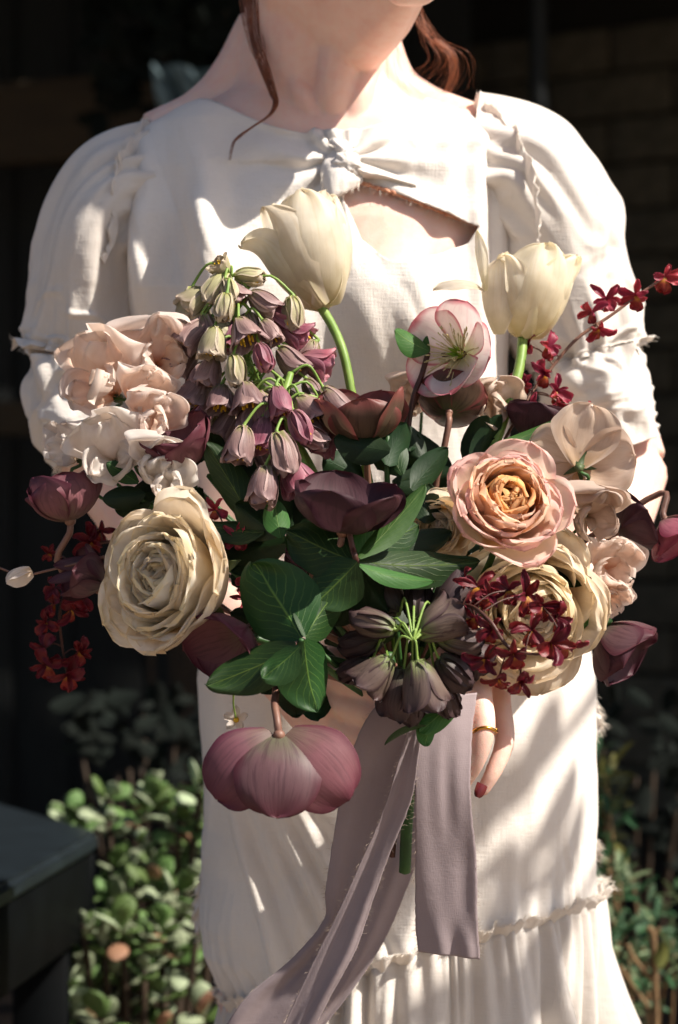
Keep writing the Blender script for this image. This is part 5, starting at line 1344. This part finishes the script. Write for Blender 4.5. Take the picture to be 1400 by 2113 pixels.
sprig('small dark leaves above the cream rose at left', [P(262, 1010, -.28), P(360, 1080, -.27), P(600, 1280, -.24), bp],
      [(286, 996, -.29, 222, 955, -.292, 40, (-.1, -1, .3), None), (300, 1020, -.285, 214, 1030, -.288, 54, (.1, -1, .2), M_leaf_dk), (310, 1035, -.28, 238, 1052, -.28, 50, (0, -1, .1), M_leaf_dk)], M_leaf)
sprig('pointed green bud leaf on a dark stem left of the pink hellebore', [P(884, 728, -.236), P(872, 770, -.236), P(846, 860, -.24), P(832, 1100, -.238), bp],
      [(886, 724, -.24, 816, 684, -.25, 62, (-.3, -.8, .6), M_leaf_lt), (888, 722, -.236, 830, 700, -.225, 54, (.2, -1, -.4), M_leaf_lt), (846, 880, -.255, 872, 946, -.262, 50, (.3, -1, 0), M_leaf_dk), (838, 885, -.25, 846, 930, -.26, 44, (-.2, -1, 0), M_leaf_dk)], M_leaf, M_stem_dk)
sprig('deep green leaves behind the purple hellebore', [P(800, 900, -.30), P(800, 1000, -.30), P(815, 1250, -.26), bp],
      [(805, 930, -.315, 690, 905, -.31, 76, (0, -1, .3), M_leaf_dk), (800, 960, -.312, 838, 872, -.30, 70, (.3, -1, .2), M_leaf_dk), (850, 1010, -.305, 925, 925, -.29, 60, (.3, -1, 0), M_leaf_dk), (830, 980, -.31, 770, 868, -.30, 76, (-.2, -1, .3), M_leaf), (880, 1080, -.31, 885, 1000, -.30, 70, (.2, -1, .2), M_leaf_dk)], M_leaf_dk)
sprig('curled green leaf under the grey bell flower head', [P(930, 1440, -.32), P(900, 1470, -.30), bp],
      [(948, 1438, -.335, 866, 1512, -.345, 58, (.4, -1, .5), M_leaf_lt), (880, 1498, -.345, 796, 1536, -.352, 38, (.1, -.5, -1), M_leaf), (890, 1490, -.34, 880, 1540, -.34, 46, (.5, -1, .1), M_leaf_lt)], M_leaf_lt)
sprig('thick bright green blade above the peach rose', [P(1025, 916, -.27), P(960, 1050, -.26), bp],
      [(1022, 918, -.272, 1146, 868, -.262, 34, (-.2, -1, .6), M_leaf_lt)], M_leaf_lt)
sprig('green leaf pair beside the mauve hellebore at lower right', [P(1262, 1282, -.25), P(1180, 1300, -.24), P(1000, 1400, -.23), bp],
      [(1264, 1280, -.255, 1178, 1262, -.26, 36, (0, -1, .6), M_leaf), (1262, 1286, -.255, 1184, 1292, -.262, 34, (0, -1, -.3), M_leaf_lt)], M_leaf)
# dark filling foliage deep inside the bouquet
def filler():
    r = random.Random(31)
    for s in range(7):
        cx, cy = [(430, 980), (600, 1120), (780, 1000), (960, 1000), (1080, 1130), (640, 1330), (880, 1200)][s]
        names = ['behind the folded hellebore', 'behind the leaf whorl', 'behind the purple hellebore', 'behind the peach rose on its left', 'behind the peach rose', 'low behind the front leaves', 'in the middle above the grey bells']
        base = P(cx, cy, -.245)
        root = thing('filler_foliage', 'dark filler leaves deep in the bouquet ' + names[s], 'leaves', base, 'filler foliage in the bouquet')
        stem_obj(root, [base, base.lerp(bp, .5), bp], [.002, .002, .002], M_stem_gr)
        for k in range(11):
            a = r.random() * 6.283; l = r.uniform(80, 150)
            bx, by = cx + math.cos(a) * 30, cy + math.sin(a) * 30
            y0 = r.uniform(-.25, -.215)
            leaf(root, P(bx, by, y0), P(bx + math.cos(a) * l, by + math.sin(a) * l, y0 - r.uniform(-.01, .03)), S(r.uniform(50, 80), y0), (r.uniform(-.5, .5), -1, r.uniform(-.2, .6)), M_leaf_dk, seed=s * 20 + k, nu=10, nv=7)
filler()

# ---- bud on a wiry stem at the far left, and a white blossom by the wrist
def bud():
    root = thing('bud_stem', 'thin stem with a pale heart-shaped bud reaching out of the left edge', 'bud', P(212, 1150, -.27))
    stem_obj(root, [P(-40, 1160, -.26), P(10, 1176, -.262), P(40, 1190, -.265), P(95, 1178, -.268), P(150, 1165, -.27), P(212, 1150, -.27)], [.0007, .0008, .0009, .0009, .0011, .0012], M_stem_mv, n=7)
    for k in range(4):
        a = k * 1.57
        me = petal_mesh('bud_petal', S(60, -.27), S(26, -.27), 30, -25, 1.1, .5, .5, .6, 0, .0005, 1, k, 10, 9)
        M = frame((-.75, -.1, -.35), (math.cos(a), math.sin(a), .3)); M.translation = P(66, 1178, -.268) - root.location; link('bud_petal', me, root, M_pea_white, M)
    for (b_, t_, w_) in ((P(205, 1160, -.272), P(100, 1200, -.275), 30), (P(212, 1150, -.27), P(112, 1166, -.272), 34)):
        leaf(root, b_, t_, S(w_, -.27), (0, -1, .4), M_hel_mauve, name='bract', seed=int(w_))
    stem_to_bind(root, P(212, 1150, -.27), M_stem_mv, .0015)
    rt = thing('small_blossom', 'tiny white blossom hanging in front of the dress left of the lowest hellebore', 'blossom', P(488, 1486, -.25))
    for k in range(5):
        put(rt, 'petal', petal_mesh('petal', S(30, -.25), S(9, -.25), 60, 70, .4, .3, .6, .6, 0, .001, 2, k, 8, 7), M_pea_white, frame((-.1, -.9, .3), (0, 0, 1)), k * 1.257)
    stem_obj(rt, [P(488, 1488, -.25), P(482, 1440, -.26), P(500, 1380, -.28), P(640, 1360, -.27), bp], [.0006, .0007, .0009, .001, .001], M_stem)
    link('receptacle', ball_mesh('receptacle', S(7, -.25), 2), rt, M_pollen)
bud()

# ---- cut stem ends below the hands
def cut_stems():
    root = thing('cut_stem', 'thick green cut stem showing between the ribbon tails', 'stem', P(836, 1800, -.205))
    stem_obj(root, [P(836, 1800, -.205), P(840, 1700, -.212), P(846, 1600, -.218), P(838, 1490, -.222), P(800, 1350, -.235)], [S(25, -.2) * .5 * 1.0] * 5, M_stem_gr, n=14)
    r2 = thing('cut_stem', 'thin dark red cut stem end just left of the green one', 'stem', P(810, 1768, -.205))
    stem_obj(r2, [P(810, 1768, -.205), P(816, 1690, -.212), P(826, 1600, -.216), P(838, 1490, -.222), P(846, 1350, -.235)], [S(13, -.2) * .5] * 5, M_stem_dk, n=10)
cut_stems()

# ---- ribbon
M_ribbon = cloth_mat('mauve_silk_ribbon', C('#a09194'), C('#aa9b9e'), .30, 1800, .25)
M_rthread = plain_mat('ribbon_thread', C('#b3a092'), C('#c4b2a2'), 0.8, 30, 0, trans=.3)
def ribbon():
    root = thing('silk_ribbon', 'mauve grey hand-torn silk ribbon tied round the stems with long tails', 'ribbon', bp)
    o = np.array(bp)
    def strip(name, left, right, amp=.004, seed=0, nu=90, nv=26, freq=2.2, fray=(1, 1)):
        Lp, Rp = spline([P(*q) for q in left], nu), spline([P(*q) for q in right], nu)
        u = np.linspace(0, 1, nu)[:, None]; v = np.linspace(0, 1, nv)[None, :]
        jl = .0007 * noise(np.arange(nu) * .8, 1, 0, seed + 40); jr = .0007 * noise(np.arange(nu) * .8, 2, 0, seed + 41)
        Lp[:, 0] += jl * .35; Rp[:, 0] += jr * .35
        V = Lp[:, None] * (1 - v[..., None]) + Rp[:, None] * v[..., None]
        V[..., 1] += amp * (noise(v * freq, u * 2.2, 0, seed) + .5 * noise(v * freq * 2.3, u * 3, 1, seed + 1)) * (.4 + .6 * u) + amp * .5 * np.sin(v * 6.3 + u * 2 + seed)
        m = link(name, grid_mesh(name, V - o), root, M_ribbon); s = m.modifiers.new('t', 'SOLIDIFY'); s.thickness = .0004
        for side, on in ((0, fray[0]), (-1, fray[1])):
            if not on: continue
            e = V[:, side] - o; sg = -1 if side == 0 else 1
            t = fringe('frayed_threads', e, np.tile([[sg * 1.0, 0, -.4]], (nu, 1)), 120, .0040, root, .00010, seed + side + 5, .8); t.data.materials.clear(); t.data.materials.append(M_rthread)
        return m
    # front right tail
    strip('tail', [(872, 1440, -.300), (858, 1520, -.305), (856, 1640, -.305), (858, 1780, -.30), (858, 1900, -.295), (864, 1965, -.292)], [(985, 1430, -.290), (975, 1520, -.30), (972, 1640, -.305), (984, 1780, -.30), (986, 1900, -.298), (992, 1980, -.296)], .004, 1)
    # broad left tail falling behind
    strip('tail', [(790, 1440, -.300), (748, 1500, -.298), (712, 1600, -.290), (690, 1720, -.282), (672, 1840, -.275), (668, 1900, -.27), (600, 1980, -.265), (505, 2060, -.262), (440, 2160, -.26)], [(900, 1445, -.302), (870, 1520, -.300), (840, 1600, -.292), (800, 1720, -.285), (760, 1840, -.278), (735, 1900, -.274), (690, 1990, -.27), (620, 2090, -.266), (560, 2190, -.262)], .004, 3, 110)
    # narrow folded tail in front
    strip('tail', [(852, 1470, -.312), (826, 1560, -.312), (788, 1680, -.308), (740, 1790, -.304), (690, 1900, -.30), (640, 2000, -.297), (585, 2120, -.294), (560, 2180, -.292)], [(880, 1470, -.314), (864, 1560, -.318), (850, 1650, -.314), (806, 1760, -.310), (770, 1860, -.308), (735, 1960, -.304), (680, 2060, -.30), (620, 2180, -.298)], .003, 5, 110)
    # sunlit loop further back
    strip('tail', [(820, 1600, -.185), (800, 1720, -.185), (770, 1800, -.185), (735, 1900, -.185), (690, 2010, -.185), (630, 2120, -.185)], [(896, 1600, -.187), (880, 1720, -.187), (850, 1810, -.187), (800, 1930, -.187), (738, 2030, -.187), (660, 2130, -.187)], .003, 7, 90)
    # wraps round the bundle and the knot, under the bells
    for k, (py, w_) in enumerate(((1462, 56), (1500, 50), (1535, 44))):
        n, m = 48, 8; V = np.zeros((n, m, 3)); c = np.array(P(838, py, -.222)); 
        for i in range(n):
            a = 2 * math.pi * i / n
            for j in range(m):
                q = j / (m - 1) - .5
                rr = .034 + .0016 * math.sin(3 * a + k) + .0012 * math.cos(q * 6)
                V[i, j] = c + np.array([rr * math.cos(a), rr * .85 * math.sin(a), q * S(w_, -.2) + .004 * math.sin(a + k * 2)])
        W = np.transpose(V, (1, 0, 2)); me = grid_mesh('wrap', W - o, wrap=True); link('wrap', me, root, M_ribbon)
    mb = ball_mesh('knot', 1, 3)
    for v in mb.vertices:
        q = np.array(v.co); s = 1 - .14 * abs(math.sin(3 * math.atan2(q[2], q[0])))
        v.co = Vector((q[0] * .017 * s, q[1] * .012 * s, q[2] * .013 * s))
    k = link('knot', mb, root, M_ribbon); k.location = P(868, 1462, -.30) - bp
    # two bow loops
    for sg in ():
        n, m = 40, 12; V = np.zeros((n, m, 3))
        for i in range(n):
            a = 2 * math.pi * i / n
            cx = sg * (.030 - .030 * math.cos(a)) * .9; cz = .016 * math.sin(a) - .01 * (1 - math.cos(a)) * .5
            for j in range(m):
                q = j / (m - 1) - .5
                V[i, j] = (cx, q * .030 * (0.4 + .6 * math.sin(a / 2)) , cz + .002 * math.sin(q * 9))
        W = np.transpose(V, (1, 0, 2)); me = grid_mesh('bow_loop', W, wrap=True); l = link('bow_loop', me, root, M_ribbon)
        l.location = P(868, 1458, -.296) - bp; l.scale = (.8, 1, 1)
ribbon()
# ------------------------------------------------------------------ garden plants behind
M_jade = leaf_mat('jade_leaf', C('#425c30'), C('#647c46'), C('#748a54'), .32, .10, .15)
M_jade_pale = leaf_mat('pale_jade_leaf', C('#7c8a6a'), C('#a0aa8c'), C('#a4ae90'), .35, .12, .1)
M_jade_red = leaf_mat('dry_jade_leaf', C('#86624a'), C('#a07c62'), C('#a07f66'), .4, .12, .1)
M_bark = plain_mat('succulent_stem', C('#2a2016'), C('#3a2c1e'), .8, 50, .6)
M_shrub = leaf_mat('narrow_leaf', C('#1c3a20'), C('#355636'), C('#6a8660'), .34, .12, .3)
M_shrub_pale = leaf_mat('silvery_leaf', C('#56684a'), C('#7a8a64'), C('#8c9a74'), .34, .12, .2)
M_shrub_old = leaf_mat('olive_leaf', C('#4e5026'), C('#666634'), C('#767644'), .4, .15, .2)
M_twig = plain_mat('tan_twig', C('#5a452e'), C('#7a6040'), .8, 60, .5)
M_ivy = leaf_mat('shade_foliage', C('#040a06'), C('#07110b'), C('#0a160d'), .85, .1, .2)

def jade_leaf_mesh(k):
    """thick spoon-shaped leaf"""
    n, m = 9, 8; L, W, T = 1.0, .30 + .04 * k, .09
    rows = []
    for i in range(n):
        u = i / (n - 1); wd = W * (math.sin(math.pi * min(1, u / 1.02) ** 1.35) ** .62 if 0 < u < 1 else .02) + .015
        bx = .25 * u * u * (1 if k % 2 else .4)
        rows.append([(bx + T * math.sin(2 * math.pi * j / m) * (wd / W) ** .8, wd * math.cos(2 * math.pi * j / m), L * u) for j in range(m)])
    V = np.array(rows); UV = np.zeros((n, m, 2)); UV[..., 0] = .5 + .5 * np.cos(np.linspace(0, 2 * math.pi, m, endpoint=False))[None, :]; UV[..., 1] = np.linspace(0, 1, n)[:, None]
    return grid_mesh('leaf', V, UV, wrap=True)
def jade():
    vs = [jade_leaf_mesh(k) for k in range(3)]; vm = {}
    def leafm(k, mt):
        key = (k, mt.name)
        if key not in vm:
            c = vs[k].copy(); c.materials.append(mt); vm[key] = c
        return vm[key]
    labels = ['pale jade bush catching sun beside the black table, tallest of the left plants', 'jade bush with blush tipped leaves against the skirt edge', 'low jade bush at the bottom left corner under the table']
    spec = [((215, 1700, .78), (115, 1610, 435, 1860), 36), ((330, 1800, .70), (220, 1800, 455, 2000), 32), ((230, 2000, .66), (90, 1900, 440, 2140), 42)]
    r = random.Random(77)
    for s, (rt, box, cnt) in enumerate(spec):
        gx = P((box[0] + box[2]) / 2, 2000, rt[2]).x
        root = thing('jade_plant', labels[s], 'plant', (gx, rt[2] + .02, 0), 'jade plants at lower left')
        o = Vector(root.location)
        n_ = 0
        while n_ < cnt:
            px, py = r.uniform(box[0], box[2]), r.uniform(box[1], box[3])
            if px < 215 and py < 1850 and s == 0 and py > 1705: continue
            y = rt[2] + r.uniform(-.06, .10); top = P(px, py, y)
            foot = Vector((gx + (top.x - gx) * .35, rt[2] + .02, max(0, top.z - .40)))
            if n_ % 4 == 0:
                v, f = tube([foot - o, foot.lerp(top, .6) + Vector((0, .02, 0)) - o, top - o], [.006, .005, .0035], 7, 9); link('branch', mesh_from('branch', v, f), root, M_bark)
            grow = Vector((r.uniform(-.6, .6), r.uniform(-.6, .2), 1)).normalized()
            Rm = frame(grow, (r.uniform(-1, 1), -1, 0)); L = S(r.uniform(46, 76), y)
            k4 = 6 if r.random() < .7 else 4
            for k in range(k4):
                ang = k * 2.4; opn = math.radians(18 + 13 * k + r.uniform(-10, 10))
                q = r.random(); mt = M_jade_red if q < .035 else (M_jade_pale if q < .5 else M_jade)
                M = Matrix.Translation(top - o + grow * (-.004 * k)) @ Rm @ Matrix.Rotation(ang, 4, 'Z') @ Matrix.Rotation(opn, 4, 'Y') @ Matrix.Scale(L * r.uniform(.7, 1.05), 4)
                link('leaf', leafm(r.randrange(3), mt), root, None, M)
            n_ += 1
jade()

def shrub(label, foot, boxes, seed, mats, wl=(46, 80), name='leafy_shrub', group=None, n_twig=8):
    r = random.Random(seed)
    root = thing(name, label, 'shrub', foot, group); o = Vector(foot)
    vs = [petal_mesh('leaf', 1.0, .13, -6 + 8 * k, 10 + 8 * k, .5, .25, .45, .6, 0, .01, 1, 400 + k, 8, 5, fold=.02) for k in range(3)]
    vm = {}
    for (x0, y0, x1, y1, yd, cnt) in boxes:
        for t in range(cnt):
            px, py = r.uniform(x0, x1), r.uniform(y0, y1); y = yd + r.uniform(-.08, .12); top = P(px, py, y)
            if t % 3 == 0:
                base = Vector((o.x + (top.x - o.x) * .4, o.y, max(.0, top.z - .35)))
                v, f = tube([base - o, base.lerp(top, .55) + Vector((r.uniform(-.02, .02), 0, 0)) - o, top - o], [.004, .0028, .0014], 6, 10); link('twig', mesh_from('twig', v, f), root, M_twig)
            grow = Vector((r.uniform(-.8, .8), r.uniform(-.6, .3), 1)).normalized(); Rm = frame(grow, (1, -1, 0))
            for k in range(6):
                mt = r.choice(mats); vk = r.randrange(3); key = (vk, mt.name)
                if key not in vm:
                    c = vs[vk].copy(); c.materials.append(mt); vm[key] = c
                L = S(r.uniform(*wl), y)
                M = Matrix.Translation(top - o - grow * (.008 * k)) @ Rm @ Matrix.Rotation(k * 2.4, 4, 'Z') @ Matrix.Rotation(math.radians(30 + 11 * k + r.uniform(-10, 10)), 4, 'Y') @ Matrix.Scale(L, 4)
                link('leaf', vm[key], root, None, M)
    return root
shrub('narrow leaved shrub with silvery sunlit leaves at lower right of the skirt', Vector((P(1330, 2000, .75).x, .78, 0)), [(1235, 1740, 1420, 1860, .75, 10), (1240, 1880, 1420, 2120, .72, 22)], 3, [M_shrub, M_shrub, M_shrub_pale])
shrub('yellow green sprig standing close to the right hip', Vector((P(1262, 1900, .85).x, .88, 0)), [(1225, 1540, 1275, 1700, .85, 9)], 9, [M_shrub_old, M_shrub], (50, 76))
def bare_twig():
    root = thing('bare_twig', 'bare tan forked twig with one green leaf at the bottom right', 'twig', P(1355, 2113, .62))
    o = Vector(root.location)
    for pts, rr in (([P(1356, 2180, .62), P(1354, 2080, .62), P(1352, 2010, .62), P(1348, 1930, .62), P(1338, 1915, .62)], .0036), ([P(1352, 2030, .62), P(1310, 1980, .62), P(1296, 1950, .62)], .0026), ([P(1340, 2080, .62), P(1310, 2040, .62), P(1280, 1995, .61)], .0024), ([P(1349, 1935, .62), P(1362, 1915, .62)], .002)):
        v, f = tube([p - o for p in pts], [rr] * len(pts), 8); link('branch', mesh_from('branch', v, f), root, M_twig)
    leaf(root, P(1362, 2000, .61), P(1372, 1945, .61), S(30, .6), (0, -1, 0), M_shrub_old)
bare_twig()
# dark foliage hanging over the upper left wall and low in the shade
def dark_bush(label, box, yd, cnt, seed, foot, wl):
    r = random.Random(seed); root = thing('dark_bush', label, 'bush', foot); o = Vector(foot)
    vs = [petal_mesh('leaf', 1.0, .26, -8, 14, .5, .2, .45, .6, 0, .02, 1, 420 + k, 7, 5, fold=.03) for k in range(2)]
    for c in vs: c.materials.append(M_ivy)
    for t in range(7):
        p = P(r.uniform(box[0], box[2]), r.uniform(box[1], box[3]), yd); v, f = tube([Vector((0, 0, 0)), (p - o) * .5 + Vector((0, 0, .05)), p - o], [.008, .006, .003], 6, 8); link('branch', mesh_from('branch', v, f), root, M_bark)
    for t in range(cnt):
        p = P(r.uniform(box[0], box[2]), r.uniform(box[1], box[3]), yd + r.uniform(-.12, .12)); L = S(r.uniform(*wl), yd)
        M = Matrix.Translation(p - o) @ frame((r.uniform(-1, 1), r.uniform(-1, .3), r.uniform(-.8, 1)), (0, -1, .4)) @ Matrix.Scale(L, 4)
        link('leaf', vs[t % 2], root, None, M)
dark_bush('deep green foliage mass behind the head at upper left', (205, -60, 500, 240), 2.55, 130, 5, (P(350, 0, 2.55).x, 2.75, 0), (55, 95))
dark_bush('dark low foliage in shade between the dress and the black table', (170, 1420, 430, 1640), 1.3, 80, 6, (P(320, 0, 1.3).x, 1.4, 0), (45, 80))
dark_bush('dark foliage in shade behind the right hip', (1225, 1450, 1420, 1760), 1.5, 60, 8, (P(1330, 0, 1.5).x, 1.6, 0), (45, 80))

# ------------------------------------------------------------------ tree above the frame that dapples the light
M_tleaf = leaf_mat('tree_leaf', C('#2c4a22'), C('#41602e'), C('#5f7a40'), .45, .2, .3)
M_tbark = plain_mat('tree_bark', C('#3a2c20'), C('#55432f'), .9, 30, .8, dist=.004)
def shade_tree():
    root = thing('shade_tree', 'leafy tree limb reaching over the person from the right, above the frame', 'tree', (1.75, .95, 0)); o = Vector(root.location)
    def tb(nm, pts, rr):
        v, f = tube([Vector(p) - o for p in pts], rr, 10); return link(nm, mesh_from(nm, v, f), root, M_tbark)
    tb('trunk', [(1.75, .95, 0), (1.74, .93, .9), (1.66, .85, 1.8), (1.62, .80, 2.5)], [.10, .085, .07, .05])
    r = random.Random(12)
    vs = [petal_mesh('leaf', 1.0, .30, -8 + 6 * k, 16 + 6 * k, .5, .2, .45, .6, 0, .02, 1, 500 + k, 7, 5, fold=.03) for k in range(2)]
    for c in vs: c.materials.append(M_tleaf)
    # (shaded spot, distance towards the sun, spread, number of leaves)
    for (tg, t, sp, n) in TREE_SPOTS:
        c = Vector(tg) + SUN * t
        tb('limb', [(1.66, .85, 1.9), (1.66 * .5 + c.x * .5, .4 + c.y * .4, max(2.15, c.z + .05)), tuple(c)], [.03, .016, .004])
        for k in range(n):
            d = Vector((r.uniform(-1, 1) * sp[0], r.uniform(-1, 1) * sp[1], r.uniform(-1, 1) * sp[2]))
            M = Matrix.Translation(c + d - o) @ frame((r.uniform(-1, 1), r.uniform(-1, 1), r.uniform(-.8, .2)), (r.uniform(-.4, .4), r.uniform(-.4, .4), 1)) @ Matrix.Scale(r.uniform(.05, .075), 4)
            link('leaf', vs[k % 2], root, None, M)
TREE_SPOTS = [((.09, -.10, .72), 1.6, (.075, .03, .09), 24), ((.17, -.10, .66), 1.75, (.03, .03, .08), 6)]
shade_tree()
